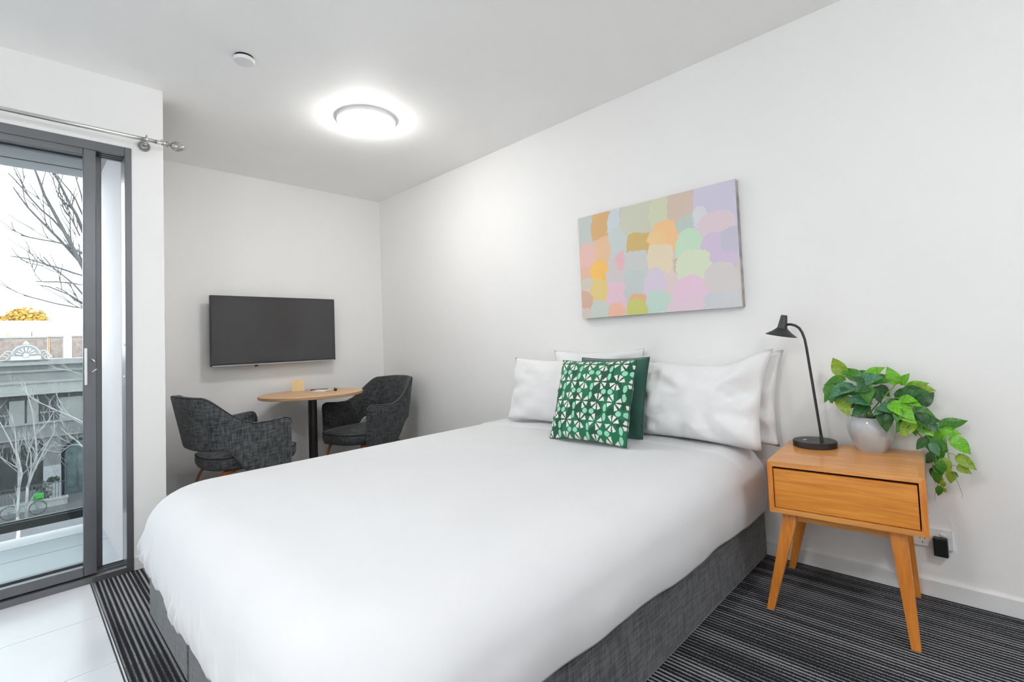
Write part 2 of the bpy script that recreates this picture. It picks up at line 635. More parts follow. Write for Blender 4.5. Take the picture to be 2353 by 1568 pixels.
def vnoise(x, y, s=0):
    i, j = math.floor(x), math.floor(y)
    fx, fy = x - i, y - j
    fx = fx * fx * (3 - 2 * fx)
    fy = fy * fy * (3 - 2 * fy)
    a, b, c, d = hsh(i, j, s), hsh(i + 1, j, s), hsh(i, j + 1, s), hsh(i + 1, j + 1, s)
    return (a * (1 - fx) + b * fx) * (1 - fy) + (c * (1 - fx) + d * fx) * fy - 0.5


# ------------------------------------------------------------------ the room shell
CEIL = 2.65
YD = -1.19                      # plane of the wall with the sliding door
XE, XO = -2.073, -2.235         # inner and outer face of the stub wall beside the alcove
XL, YB = -4.35, -6.6            # left wall, wall behind
DOOR_L, DOOR_R, DOOR_T = -4.25, -2.217, 2.277

floor = box('floor', XL - .1, 0.1, YB - .1, 0.1, -0.20, -0.02, 'slab')
floor['kind'] = 'structure'
XT = -2.385                     # where tiles meet carpet
# carpet around the tiled entry
vs = [(XT, YB, 0), (0, YB, 0), (0, 0, 0), (XE, 0, 0), (XE, YD, 0), (XT, YD, 0)]
n = len(vs)
vs2 = vs + [(x, y, -0.02) for x, y, z in vs]
fs = [list(range(n)), list(range(n, 2 * n))[::-1]] + [[i, (i + 1) % n, n + (i + 1) % n, n + i] for i in range(n)]
carpet = mesh_obj('carpet', vs2, fs, 'ribbed_carpet', floor)
box('grout_bed', XL, XT - .006, YB, YD, -0.02, -0.006, 'grout', floor)
PIT = 0.4735
y = YD - 0.004
yy = [-1.204, -1.646, -2.119] + [-2.119 - PIT * k for k in range(1, 10)]
tile_me = None
for a in range(len(yy) - 1):
    x1 = XT - 0.008
    for k in range(3):
        x0 = max(XL + .002, x1 - 0.945)
        t = box('tile', x0 + .0015, x1 - .0015, yy[a + 1] + .0015, yy[a] - .0015, -0.006, 0.0, 'floor_tile', floor, bevel=0.001, segs=1)
        x1 = x0
        if x0 <= XL + .01: break
box('edge_strip', XT - .005, XT - .0005, YB, YD - .01, -0.01, 0.0025, 'edge_metal', floor)

struct('wall_right', 0.0, 0.12, YB, 0.12, -0.02, CEIL, 'wall_paint')
struct('wall_back', XO, 0.0, 0.0, 0.12, -0.02, CEIL, 'wall_paint')
struct('wall_stub', XO, XE, YD, 0.0, -0.02, CEIL, 'wall_paint')
struct('wall_over_door', DOOR_L, XO, YD, YD + .13, DOOR_T, CEIL, 'wall_paint')
struct('wall_left_end', XL, DOOR_L, YD, YD + .13, -0.02, CEIL, 'wall_paint')
struct('wall_left', XL - .12, XL, YB, YD + .13, -0.02, CEIL, 'wall_paint')
struct('wall_front', XL - .12, 0.12, YB - .12, YB, -0.02, CEIL, 'wall_paint')
struct('ceiling', XL - .12, 0.12, YB - .12, 0.12, CEIL, CEIL + .15, 'ceiling_paint')
struct('baseboard_right', -0.013, 0.0, YB, 0.0, 0.0, 0.068, 'trim_paint', bevel=0.002)
struct('baseboard_back', XE, -0.013, -0.013, 0.0, 0.0, 0.068, 'trim_paint', bevel=0.002)
struct('baseboard_stub', DOOR_R + .002, XE, YD - 0.013, YD, 0.0, 0.068, 'trim_paint', bevel=0.002)
struct('baseboard_alcove', XE, XE + .013, YD, -0.013, 0.0, 0.068, 'trim_paint', bevel=0.002)

# ------------------------------------------------------------------ sliding balcony door
door = thing('door_1', (DOOR_R, YD, 0), None, None, kind='structure')
FY0, FY1 = YD - 0.004, YD + 0.125
fr = box('door_frame', DOOR_R - .030, DOOR_R, FY0, FY1, 0, DOOR_T, 'door_aluminium', door, bevel=0.002, segs=1)
box('frame_head', DOOR_L, DOOR_R - .030, FY0, FY1, DOOR_T - .048, DOOR_T, 'door_aluminium', door, bevel=0.002, segs=1)
box('frame_sill', DOOR_L, DOOR_R - .030, FY0 - .012, FY1, -0.005, 0.030, 'door_aluminium', door, bevel=0.002, segs=1)
box('frame_jamb', DOOR_L, DOOR_L + .03, FY0, FY1, 0.03, DOOR_T - .048, 'door_aluminium', door)
for k, yk in enumerate((YD + .030, YD + .062, YD + .094)):
    box('track', DOOR_L + .03, DOOR_R - .03, yk - .002, yk + .002, 0.030, 0.040, 'door_aluminium', door)
    box('head_groove', DOOR_L + .03, DOOR_R - .03, yk - .006, yk + .006, DOOR_T - .0495, DOOR_T - .048, 'seal_black', door)


def panel(x0, x1, y0, y1, stile, rail_t, rail_b, zb, zt):
    p = thing('sash', (0, 0, 0))
    p.parent = door
    p.location = Vector((x0, y0, zb)) - Vector((DOOR_R, YD, 0))
    ORG[p.name] = Vector((x0, y0, zb))
    box('stile', x0, x0 + stile, y0, y1, zb, zt, 'door_aluminium', p, bevel=0.003, segs=1)
    box('stile', x1 - stile, x1, y0, y1, zb, zt, 'door_aluminium', p, bevel=0.003, segs=1)
    box('top_rail', x0 + stile, x1 - stile, y0, y1, zt - rail_t, zt, 'door_aluminium', p, bevel=0.002, segs=1)
    box('bottom_rail', x0 + stile, x1 - stile, y0, y1, zb, zb + rail_b, 'door_aluminium', p, bevel=0.002, segs=1)
    ym = (y0 + y1) / 2
    box('pane', x0 + stile - .004, x1 - stile + .004, ym - .003, ym + .003, zb + rail_b - .004, zt - rail_t + .004, 'clear_glass', p)
    return p


zb, zt = 0.036, DOOR_T - .042
slid = panel(-3.36, -2.365, YD + .004, YD + .040, .052, .040, .046, zb, zt)
panel(-4.21, -3.30, YD + .050, YD + .082, .052, .040, .046, zb, zt)
fixed = panel(-3.32, -2.336, YD + .086, YD + .116, .040, .036, .046, zb, zt)
# pull handle and latch on the sliding sash
hz0, hz1 = 0.995, 1.185
h = box('handle', -2.414, -2.402, YD - .022, YD - .012, hz0, hz1, 'handle_silver', slid, bevel=0.003)
for zz in (hz0 + .012, hz1 - .018):
    box('handle_post', -2.412, -2.404, YD - .014, YD + .006, zz, zz + .008, 'handle_silver', slid)
tube('latch_lever', [(-2.386, YD + .003, 1.125), (-2.384, YD - .012, 1.128), (-2.374, YD - .024, 1.113)], [.0035, .0035, .003], 'handle_silver', slid)
tube('latch_lever', [(-2.386, YD + .003, 1.055), (-2.383, YD - .012, 1.062), (-2.368, YD - .022, 1.075)], [.0035, .0035, .003], 'handle_silver', slid)
for zz in (1.20, 1.025):
    lathe('strike_screw', (-2.246, YD + .03, zz), [(.008, 0), (.008, .003), (.004, .005)], 'handle_silver', door, n=12, axis=(-1, 0, 0))

# ------------------------------------------------------------------ curtain rod
RY, RZ = YD - .08, 2.317
rod = thing('curtain_rod', (-2.16, YD, RZ), 'brushed silver curtain rod with caged egg finial above the sliding door', 'curtain rod')
tube('pole', [(-4.30, RY, RZ), (-2.09, RY, RZ)], 0.0105, 'chrome', rod, n=16)
tube('pole_sleeve', [(-2.118, RY, RZ), (-2.072, RY, RZ)], [0.0125, 0.0125], 'chrome', rod, n=16)
lathe('finial_neck', (-2.075, RY, RZ), [(.0125, 0), (.0145, .004), (.0145, .010), (.007, .013), (.007, .020)], 'pewter', rod, n=16, axis=(1, 0, 0))
core = []
NP = 14
for i in range(NP + 1):
    t = i / NP
    core.append((0.0265 * math.sin(PI * min(1, t * .98 + .01)) ** 0.8 * (1 - .15 * t + .1), t * 0.078))
fin = lathe('finial', (-2.058, RY, RZ), [(r * .86, hh) for r, hh in core], 'chrome', rod, n=20, axis=(1, 0, 0))
for sgn in (1, -1):
    for k in range(8):
        pth = []
        for i in range(NP + 1):
            r, hh = core[i]
            a = 2 * PI * k / 8 + sgn * 2.2 * i / NP
            pth.append((-2.058 + hh, RY + r * math.cos(a), RZ + r * math.sin(a)))
        tube('finial_wire', pth, 0.0013, 'pewter', fin, n=5)
for bx in (-2.162, -4.1):
    br = lathe('bracket_rose', (bx, YD, RZ - .012), [(.030, 0), (.030, -.004), (.026, -.008), (.021, -.007), (.017, -.013), (.008, -.016)], 'pewter', rod, n=28, axis=(0, 1, 0))
    tube('bracket_arm', [(bx, YD - .01, RZ - .012), (bx, YD - .05, RZ - .014), (bx, RY, RZ - .012)], .007, 'chrome', rod, n=10)
    ring = [(bx, RY + .0155 * math.cos(a), RZ + .0155 * math.sin(a)) for a in [2 * PI * k / 16 for k in range(17)]]
    tube('bracket_ring', ring, .0035, 'chrome', rod, n=6)
    lathe('set_screw', (bx, RY, RZ + .014), [(.006, 0), (.005, .006), (.0025, .007), (.0025, .013)], 'pewter', rod, n=10)
lathe('sleeve_screw', (-2.094, RY, RZ + .011), [(.003, 0), (.003, .009)], 'pewter', rod, n=10)

# ------------------------------------------------------------------ ceiling fittings


def ceiling_lamp(x, y, label, glow='lamp_glow'):
    t = thing('ceiling_light', (x, y, CEIL), label, 'ceiling light', 'round ceiling lights')
    lathe('base_ring', (x, y, CEIL), [(.186, 0), (.189, -.004), (.189, -.022), (.185, -.025), (.180, -.024), (.02, -.024)], 'white_plastic', t, n=64)
    prof = []
    for i in range(8):
        a = (PI / 2) * i / 7
        prof.append((.178 * math.cos(a) + .0005, -.024 - .002 - .074 * math.sin(a)))
    lathe('diffuser', (x, y, CEIL), [(.178, -.024)] + prof, glow, t, n=40)
    return t


ceiling_lamp(-1.035, -1.63, 'glowing round dome ceiling light above the bed and television')
ceiling_lamp(-3.45, -3.75, 'added round dome fill light over the tiled entry, unseen beside the viewpoint', 'added_fill_glow')  # unseen copy of the dome light, added to brighten the room
ceiling_lamp(-1.95, -5.75, 'added round dome fill light, unseen behind the viewpoint toward the rear wall', 'added_fill_glow')  # second unseen copy, added as fill light from the rear
sd = thing('smoke_detector', (-1.845, -1.855, CEIL), 'small flat white smoke detector disc on the ceiling', 'smoke detector')
lathe('shadow_gap_base', (-1.845, -1.855, CEIL), [(.044, 0), (.044, -.010)], 'black_plastic', sd, n=40)  # black disc stands in for the shadow line above the cover
lathe('cover', (-1.845, -1.855, CEIL), [(.046, -.010), (.050, -.013), (.050, -.022), (.046, -.029), (.02, -.031)], 'white_plastic', sd, n=40)

# ------------------------------------------------------------------ television
tx0, tx1, tz0, tz1, ty = -1.588, -.570, 1.028, 1.596, -.12
tv = thing('television', (-1.07, 0, tz0), 'black flat screen television mounted on the far wall', 'television')
box('housing', tx0, tx1, ty, ty + .035, tz0, tz1, 'bezel', tv, bevel=0.004)
box('screen', tx0 + .008, tx1 - .008, ty - .0015, ty, tz0 + .016, tz1 - .008, 'screen', tv)
box('lower_trim', tx0 + .01, tx1 - .01, ty - .003, ty + .004, tz0 - .002, tz0 + .006, 'silver_lip', tv, bevel=0.001, segs=1)
box('sensor_nub', -1.27, -1.245, ty - .004, ty + .008, tz0 - .018, tz0 - .001, 'bezel', tv, bevel=0.003)
box('rear_cover', tx0 + .2, tx1 - .2, ty + .034, ty + .065, tz0 + .05, tz1 - .15, 'bezel', tv, bevel=0.008)
box('wall_bracket', -1.25, -.9, ty + .065, -.0005, tz0 + .12, tz1 - .18, 'black_metal', tv)

# ------------------------------------------------------------------ painting


def canvas_color(u, v, blobs, base):
    # u,v in 0..1 (u from viewer's left, v from bottom)
    ww = 0.012 * vnoise(u * 28, v * 20, 3) * 2 + 0.006 * vnoise(u * 70, v * 50, 5) * 2
    c = base
    for (cu, cv, ru, rv, col, pw) in blobs:
        du, dv = abs(u + ww - cu) / ru, abs(v + ww * 1.3 - cv) / rv
        if du ** pw + dv ** pw < 1.0:
            c = col
    return c


def srgb(*c):
    return lin(c)


_bl = [  # (u, v from top, half sizes, colour) in photo order, squarer patches first
    (.50, .5, .6, .6, (214, 208, 198), 2), (.06, .16, .10, .20, (196, 204, 200), 4), (.18, .12, .075, .15, (219, 178, 126), 3),
    (.28, .17, .065, .17, (205, 216, 220), 2), (.36, .07, .05, .10, (205, 198, 202), 4), (.43, .18, .11, .20, (206, 208, 188), 4),
    (.58, .14, .07, .17, (211, 214, 186), 4), (.74, .12, .12, .16, (214, 194, 180), 4), (.90, .17, .13, .24, (208, 203, 222), 3),
    (.74, .33, .075, .13, (192, 206, 198), 2.4), (.81, .24, .045, .10, (219, 219, 224), 2), (.60, .35, .08, .15, (243, 197, 146), 3),
    (.55, .40, .06, .12, (240, 204, 152), 3), (.42, .40, .075, .13, (212, 182, 120), 5), (.29, .37, .06, .20, (203, 212, 210), 4),
    (.17, .42, .06, .18, (232, 194, 158), 5), (.05, .42, .07, .15, (232, 192, 184), 3), (.05, .58, .06, .10, (230, 190, 168), 4),
    (.14, .60, .06, .15, (248, 196, 108), 2.4), (.27, .58, .07, .13, (214, 204, 204), 4), (.40, .58, .09, .16, (206, 208, 206), 3),
    (.30, .50, .03, .08, (232, 186, 192), 3), (.56, .60, .08, .20, (231, 216, 188), 5), (.89, .36, .10, .13, (224, 206, 214), 3),
    (.74, .48, .083, .165, (199, 226, 200), 2.2), (.90, .55, .10, .17, (212, 196, 220), 3), (.97, .47, .06, .10, (200, 196, 212), 3),
    (.67, .62, .02, .08, (222, 184, 164), 3), (.76, .66, .10, .17, (218, 226, 200), 2.6), (.06, .72, .07, .11, (214, 206, 192), 3),
    (.07, .80, .07, .10, (226, 204, 200), 3), (.14, .77, .065, .14, (230, 205, 138), 2.2), (.27, .82, .075, .15, (232, 198, 212), 2.4),
    (.39, .76, .07, .17, (200, 206, 206), 3), (.53, .76, .07, .16, (218, 206, 222), 2.2), (.63, .80, .04, .14, (224, 208, 206), 4),
    (.90, .80, .09, .17, (216, 210, 208), 2.4), (.03, .84, .055, .13, (216, 180, 160), 2), (.14, .94, .07, .12, (204, 210, 204), 2.3),
    (.26, .96, .06, .09, (240, 190, 166), 2.4), (.42, .90, .075, .09, (230, 178, 142), 3), (.40, .95, .07, .10, (206, 206, 122), 2.2),
    (.55, .93, .08, .12, (196, 218, 208), 5), (.73, .88, .10, .17, (232, 202, 220), 2.2), (.90, .95, .10, .08, (208, 210, 214), 5),
    (.03, .97, .045, .07, (216, 200, 194), 4), (.70, .97, .11, .06, (228, 206, 216), 4),
]
blobs = [(u, 1 - v, ru, rv, srgb(*c), pw) for u, v, ru, rv, c, pw in _bl]
base_c = srgb(212, 206, 198)
py0, py1, pz0, pz1, pxf = -2.592, -3.616, 1.262, 1.934, -.040
pt = thing('painting', (0, -3.1, pz0), 'unframed pastel canvas painting of soft colour patches on the bedside wall', 'painting')
NU, NV = 250, 165
vs, fs, cols = [], [], []
for j in range(NV + 1):
    for i in range(NU + 1):
        u, v = i / NU, j / NV
        vs.append((pxf, py0 + (py1 - py0) * u, pz0 + (pz1 - pz0) * v))
        cols.append(canvas_color(u, v, blobs, base_c))
for j in range(NV):
    for i in range(NU):
        a = j * (NU + 1) + i
        fs.append([a, a + 1, a + NU + 2, a + NU + 1])


def add_print(o, cols):
    ca = o.data.color_attributes.new('print', 'FLOAT_COLOR', 'POINT')
    flat = []
    for c in cols:
        flat += [c[0], c[1], c[2], 1.0]
    ca.data.foreach_set('color', flat)


pc = mesh_obj('canvas_front', vs, fs, 'painting_print', pt)
add_print(pc, cols)
box('canvas_body', pxf + .0004, -.002, py1, py0, pz0, pz1, 'canvas_edge', pt)

# ------------------------------------------------------------------ bed
bb = thing('bed_base', (-1.15, -2.74, 0), 'charcoal fabric bed base in two halves under the white bed', 'bed base')
BX0, BX1, BY0, BY1, BZ = -2.250, -0.03, -3.660, -1.822, 0.285
box('base_half', BX0, BX1, -2.498, BY1, 0.004, BZ, 'base_fabric', bb, bevel=0.012)
box('base_half', BX0, BX1, BY0, -2.502, 0.004, BZ, 'base_fabric', bb, bevel=0.012)
def rounded_slab(name, x0, x1, y0, y1, z0, z1, rc, rz, mat, parent=None, world=True):
    """slab with rounded foot corners and soft top and bottom edges"""
    out = []
    for (cx, cy, a0) in ((x0 + rc, y0 + rc, PI), (x1 - .02, y0 + .02, 1.5 * PI), (x1 - .02, y1 - .02, 0), (x0 + rc, y1 - rc, PI / 2)):
        r = rc if cx < (x0 + x1) / 2 else .02
        for k in range(9):
            a = a0 + (PI / 2) * k / 8
            out.append((cx, cy, math.cos(a), math.sin(a), r))
    n = len(out)
    vs, fs = [], []
    rings = []
    for k in range(5):
        t = (PI / 2) * k / 4
        rings.append((-rz * (1 - math.sin(t)), z0 + rz * (1 - math.cos(t))))
    for k in range(5):
        t = (PI / 2) * k / 4
        rings.append((-rz * (1 - math.cos(t)), z1 - rz + rz * math.sin(t)))
    for off, z in rings:
        for cx, cy, c, s_, r in out:
            rr = r + off
            vs.append((cx + c * rr, cy + s_ * rr, z))
    for i in range(len(rings) - 1):
        for k in range(n):
            fs.append([i * n + k, i * n + (k + 1) % n, (i + 1) * n + (k + 1) % n, (i + 1) * n + k])
    fs.append(list(range(n))[::-1])
    fs.append([(len(rings) - 1) * n + k for k in range(n)])
    return mesh_obj(name, vs, fs, mat, parent, True, world)


mt = tag(rounded_slab('mattress', -2.19, -0.02, -3.62, -1.87, BZ, 0.535, .26, .06, 'mattress_white'), 'white mattress end showing under the pillows at the wall', 'mattress')

DX0, DX1, DY0, DY1 = -2.292, -0.10, -3.700, -1.790
ZT, RIN, RV, RC = 0.562, 0.17, 0.14, 0.27


def duvet():
    path = []       # (pos, normal, seg, t)
    step = 0.012

    def line(a, b, nrm, seg):
        L = (b - a).length
        k = max(2, int(L / step))
        for i in range(k):
            path.append((a + (b - a) * (i / k), nrm, seg))
    def build(rc):
        path.clear()
        xa = DX0 + .30
        kn = int((DX1 - xa) / step)
        for i in range(kn):
            path.append((Vector((DX1 + (xa - DX1) * i / kn, DY0)), Vector((0, -1)), 'near'))
        def run(a, b, nrm, k, seg):
            for i in range(k):
                path.append((a + (b - a) * (i / k), nrm, seg))
        run(Vector((xa, DY0)), Vector((DX0 + rc, DY0)), Vector((0, -1)), 12, 'foot')
        c = Vector((DX0 + rc, DY0 + rc))
        for i in range(70):
            a = -PI / 2 - (PI / 2) * i / 70
            nn = Vector((math.cos(a), math.sin(a)))
            path.append((c + nn * rc, nn, 'foot'))
        run(Vector((DX0, DY0 + rc)), Vector((DX0, DY1 - rc)), Vector((-1, 0)), 330, 'foot')
        c = Vector((DX0 + rc, DY1 - rc))
        for i in range(70):
            a = PI - (PI / 2) * i / 70
            nn = Vector((math.cos(a), math.sin(a)))
            path.append((c + nn * rc, nn, 'foot'))
        run(Vector((DX0 + rc, DY1)), Vector((xa, DY1)), Vector((0, 1)), 12, 'foot')
        for i in range(kn + 1):
            path.append((Vector((xa + (DX1 - xa) * i / kn, DY1)), Vector((0, 1)), 'far'))
        return list(path)
    low = build(.17)
    path = build(RC)
    rng = random.Random(5)
    folds = []
    s = 0.2
    acc = [0.0]
    for i in range(1, len(path)):
        acc.append(acc[-1] + (path[i][0] - path[i - 1][0]).length)
    foot_s = [acc[i] for i in range(len(path)) if path[i][2] == 'foot']
    s0, s1 = foot_s[0], foot_s[-1]
    s = s0 + .05
    while s < s1 - .05:
        folds.append((s, rng.uniform(.008, .017), rng.uniform(.010, .024), rng.uniform(-.25, .25), rng.uniform(.45, 1.0)))
        s += rng.uniform(.06, .15)
    NS, NR, NT = 16, 10, 34
    vs, fs = [], []
    for i, (p, nrm, seg) in enumerate(path):
        sv = acc[i]
        if seg == 'near':
            zh = 0.258 + 0.036 * sstep(-.5, -1.7, p.x)
            zh += 0.012 * vnoise(p.x * 3.1, 1.5, 7) * 2 + 0.004 * vnoise(p.x * 11, 4.5, 8) * 2
        elif seg == 'foot':
            zh = 0.275 - 0.040 * math.sin((sv - s0) / (s1 - s0) * PI) + 0.042 * sstep(s1 - .95, s1 - .5, sv) + 0.025 * sstep(s0 + .5, s0 + .1, sv)
            zh += 0.016 * vnoise(sv * 3.3, 2.5, 6) * 2
        else:
            zh = 0.30 + 0.008 * math.sin(p.x * 15)
        col = []
        zs = ZT - RV

        def fold(z, pos):
            d = 0.0
            dep = sstep(ZT - .03, zh, z)
            for fs_, w, a, sl, top in folds:
                q = sv - fs_ - sl * (z - zh)
                if abs(q) < 4 * w:
                    fade = sstep(zh + (ZT - zh) * (1 - top * .9) + .05, zh + .02, z)
                    d += a * fade * math.exp(-(q / w) ** 2) - .6 * a * fade * math.exp(-((q - 1.7 * w) / (w * .7)) ** 2)
            return d * (1 - .55 * sstep(zh + .07, zh, z)) + 0.008 * dep * vnoise(sv * 5, z * 6, 2) * 2
        for k in range(NS):
            t = k / NS
            z = zh + (zs - zh) * t
            off = 0.010 * math.sin(PI * (0.15 + .8 * t)) - .012 * (1 - t) ** 2
            wz = sstep(0, 1, t)
            q = low[i][0].lerp(p, wz) + low[i][1].lerp(nrm, wz) * (off + fold(z, p))
            col.append((q.x, q.y, z))
        for k in range(NR + 1):
            a = (PI / 2) * k / NR
            z = zs + RV * math.sin(a)
            q = p + nrm * (0.0016 * (1 - k / NR) - RIN * (1 - math.cos(a)) + fold(z, p) * (1 - k / NR))
            col.append((q.x, q.y, z))
        e = p - nrm * RIN
        sp = Vector((min(max(p.x, -1.25), DX1), -2.745))
        for k in range(1, NT + 1):
            t = k / NT
            q = e + (sp - e) * t
            pf = 0.010 * (vnoise(q.x * 2.3, q.y * 2.3, 1) + .6 * vnoise(q.x * 6, q.y * 6, 4)) * sstep(0, .25, t)
            col.append((q.x, q.y, ZT + 0.012 * sstep(0, .6, t) + pf))
        vs += col
    nc = NS + NR + 1 + NT
    for i in range(len(path) - 1):
        for k in range(nc - 1):
            fs.append([i * nc + k, (i + 1) * nc + k, (i + 1) * nc + k + 1, i * nc + k + 1])
    # the turned-back top edge under the pillows
    out = []
    for x, y, z in vs:
        if x > -.40 and z > ZT - .05:
            z += 0.007 * sstep(-.345, -.335, x)
        out.append((x, y, z))
    me = bpy.data.meshes.new('duvet')
    me.from_pydata(out, [], fs)
    bm = bmesh.new()
    bm.from_mesh(me)
    bmesh.ops.remove_doubles(bm, verts=bm.verts, dist=0.0006)
    bmesh.ops.recalc_face_normals(bm, faces=bm.faces)
    up = sum(f.normal.z * f.calc_area() for f in bm.faces)
    if up < 0:
        bmesh.ops.reverse_faces(bm, faces=bm.faces)
    bm.to_mesh(me)
    bm.free()
    for p in me.polygons: p.use_smooth = True
    me.materials.append(MATS['linen'])
    o = bpy.data.objects.new('duvet', me)
    COL.objects.link(o)
    so = o.modifiers.new('thickness', 'SOLIDIFY')
    so.thickness = 0.016
    so.offset = -1
    return tag(o, 'smooth white duvet spread over the whole bed, creased at the foot', 'duvet')


duvet()

# ------------------------------------------------------------------ pillows and cushions


def pillow_geo(w, h, th, n=28, m=22, conc=.05, pw=.42, wr=.010, seed=0, ear=0.0):
    """local: x width, y height (0 at the bottom), z thickness; returns verts, faces, uv"""
    vs, fs, uv = [], [], []
    ring = {}
    for side in (1, -1):
        for j in range(m + 1):
            for i in range(n + 1):
                u, v = -1 + 2 * i / n, -1 + 2 * j / m
                edge = i in (0, n) or j in (0, m)
                if side == -1 and edge:
                    continue
                x = w / 2 * u * (1 - conc * (1 - v * v) * abs(u) ** 1.5)
                y = h / 2 * v * (1 - conc * 1.2 * (1 - u * u) * abs(v) ** 1.5)
                if ear and u > 0 and v > 0:
                    y += ear * sstep(.25, 1, u) ** 1.5 * v ** 2
                    x += ear * .35 * u ** 3 * v ** 3
                e = max(0.0, (1 - abs(u) ** 2.4)) * max(0.0, (1 - abs(v) ** 2.4))
                z = th / 2 * e ** pw
                amp = wr * (1 - e) ** .5 + wr * .35
                wv = amp * (vnoise(u * 3.1 + 7 * side, v * 3.1, seed) + .6 * vnoise(u * 8, v * 7, seed + 9)) * 2 * (e ** .25)
                rad = wr * 1.2 * (1 - e) * math.sin(9 * math.atan2(v, u) + seed) * (e ** .2)
                z = max(0.002, z + wv + rad) if not edge else 0.0
                ring[(side, i, j)] = len(vs)
                vs.append((x, y + h / 2, side * z))
                uv.append((u, v, side))
    def idx(side, i, j):
        if (side, i, j) in ring: return ring[(side, i, j)]
        return ring[(1, i, j)]
    for side in (1, -1):
        for j in range(m):
            for i in range(n):
                q = [idx(side, i, j), idx(side, i + 1, j), idx(side, i + 1, j + 1), idx(side, i, j + 1)]
                fs.append(q if side == 1 else q[::-1])
    return vs, fs, uv


def lean_matrix(bottom, lean, yaw=0.0, roll=0.0):
    """stand a pillow on its long edge: local z faces -X (into the room), tilted back by lean"""
    # local x -> -Y, local y -> up, local z -> -X
    M = Matrix(((0, 0, -1, 0), (-1, 0, 0, 0), (0, 1, 0, 0), (0, 0, 0, 1)))
    R = Matrix.Rotation(yaw, 4, 'Z') @ Matrix.Rotation(lean, 4, 'Y') @ Matrix.Rotation(roll, 4, 'X')
    return Matrix.Translation(Vector(bottom)) @ R @ M


def pillow(label, bottom, w, h, th, lean, yaw=0, roll=0, seed=0, **kw):
    vs, fs, uv = pillow_geo(w, h, th, n=40, m=30, seed=seed, **kw)
    M = lean_matrix(bottom, lean, yaw, roll)
    o = mesh_obj('pillow', vs, fs, 'pillow_cotton', None, True, world=False)
    o.matrix_world = M
    return tag(o, label, 'pillow', 'white bed pillows')


ZP = 0.574
pillow('white pillow at the far end of the bed, in front of its neighbour', (-.215, -2.400, ZP), .74, .445, .145, math.radians(13), 0.03, 0.02, seed=2, conc=.075)
pillow('white pillow standing behind the two green cushions', (-.085, -2.690, ZP), .70, .485, .085, math.radians(5), 0.0, 0.0, seed=5, conc=.07)
p3 = pillow('white pillow beside the dark green cushion, nearest the nightstand', (-.225, -3.385, ZP), .70, .415, .16, math.radians(14), -0.05, 0.02, seed=8, wr=.018, conc=.06, ear=.075)
pillow('white pillow against the wall behind the one near the nightstand', (-.085, -3.425, ZP), .68, .40, .10, math.radians(5), 0.0, 0.02, seed=11, wr=.016, conc=.06, ear=.07)


# a velvet cushion and a printed one
def cushion(name, label, bottom, w, h, th, lean, yaw, roll, mat, seed, nn, group):
    vs, fs, uv = pillow_geo(w, h, th, n=nn, m=nn, conc=.045, pw=.45, wr=.005, seed=seed)
    o = mesh_obj(name, vs, fs, mat, None, True, world=False)
    o.matrix_world = lean_matrix(bottom, lean, yaw, roll)
    tag(o, label, 'cushion', group)
    return o, uv


c2, _ = cushion('cushion', 'plain dark green velvet cushion behind the patterned one', (-.335, -2.935, ZP), .455, .455, .12, math.radians(16), .02, 0.0, 'velvet_green', 3, 40, 'green cushions')
NC = 230
c1, uvs = cushion('cushion', 'green cushion printed with white triangles and mint ovals', (-.555, -2.955, ZP + .004), .485, .455, .14, math.radians(20), .03, 0.0, 'cushion_print', 6, NC, 'green cushions')
G1, G2, WHT, MINT = srgb(22, 112, 74), srgb(12, 84, 56), srgb(236, 232, 228), srgb(150, 214, 184)


def cushion_color(u, v):
    # stars of white triangles on a lattice, pairs of mint ovals between them
    x, y = (u * .2425) / .096 + .2, (v * .2275) / .108 + .15
    i, j = math.floor(x + .5), math.floor(y + .5)
    cx, cy = x - i, y - j
    base = G1 if vnoise(x * 2, y * 2, 1) > -.05 else G2
    r, a = math.hypot(cx, cy), math.atan2(cy, cx)
    k = round((a - PI / 8) / (PI / 4))
    da = a - (k * PI / 4 + PI / 8)
    rr, tt = r * math.cos(da), abs(r * math.sin(da))
    skip = ((k + 2 * ((i + j) % 2)) % 4 == 1)
    if not skip and .10 < rr < .40 and tt < (rr - .07) * .32:
        return WHT
    p, q = math.floor(x), math.floor(y)
    fx, fy = x - p - .5, y - q - .5
    if (p + q) % 2:
        for sg in (-1, 1):
            if ((fx - sg * .20) / .15) ** 2 + (fy / .13) ** 2 < 1: return MINT
    else:
        for sg in (-1, 1):
            if (fx / .10) ** 2 + ((fy - sg * .22) / .19) ** 2 < 1: return MINT
    return base


add_print(c1, [cushion_color(u * (1 if s > 0 else 1), v) for u, v, s in uvs])


def edge_cord(o, w, h, conc, mat):
    pth = []
    K = 24
    for side in range(4):
        for i in range(K):
            t = -1 + 2 * i / K
            u, v = ((t, -1), (1, t), (-t, 1), (-1, -t))[side]
            x = w / 2 * u * (1 - conc * (1 - v * v) * abs(u) ** 1.5)
            yy_ = h / 2 * v * (1 - conc * 1.2 * (1 - u * u) * abs(v) ** 1.5)
            pth.append((x, yy_ + h / 2, 0))
    pth.append(pth[0])
    vs, fs = tube_geo(pth, .0035, 6)
    return mesh_obj('piped_edge', vs, fs, mat, o, True, world=False)


edge_cord(c1, .485, .455, .045, 'velvet_green')
edge_cord(c2, .455, .455, .045, 'velvet_green')

# ------------------------------------------------------------------ nightstand
nx0, nx1, ny0, ny1, nz0, nz1 = -.508, -.040, -4.320, -3.822, .397, .600
ns = thing('nightstand', (-.274, -4.071, 0), 'honey wood nightstand with one drawer and splayed legs beside the bed', 'nightstand', rotz=math.radians(4.6))
TH = .019


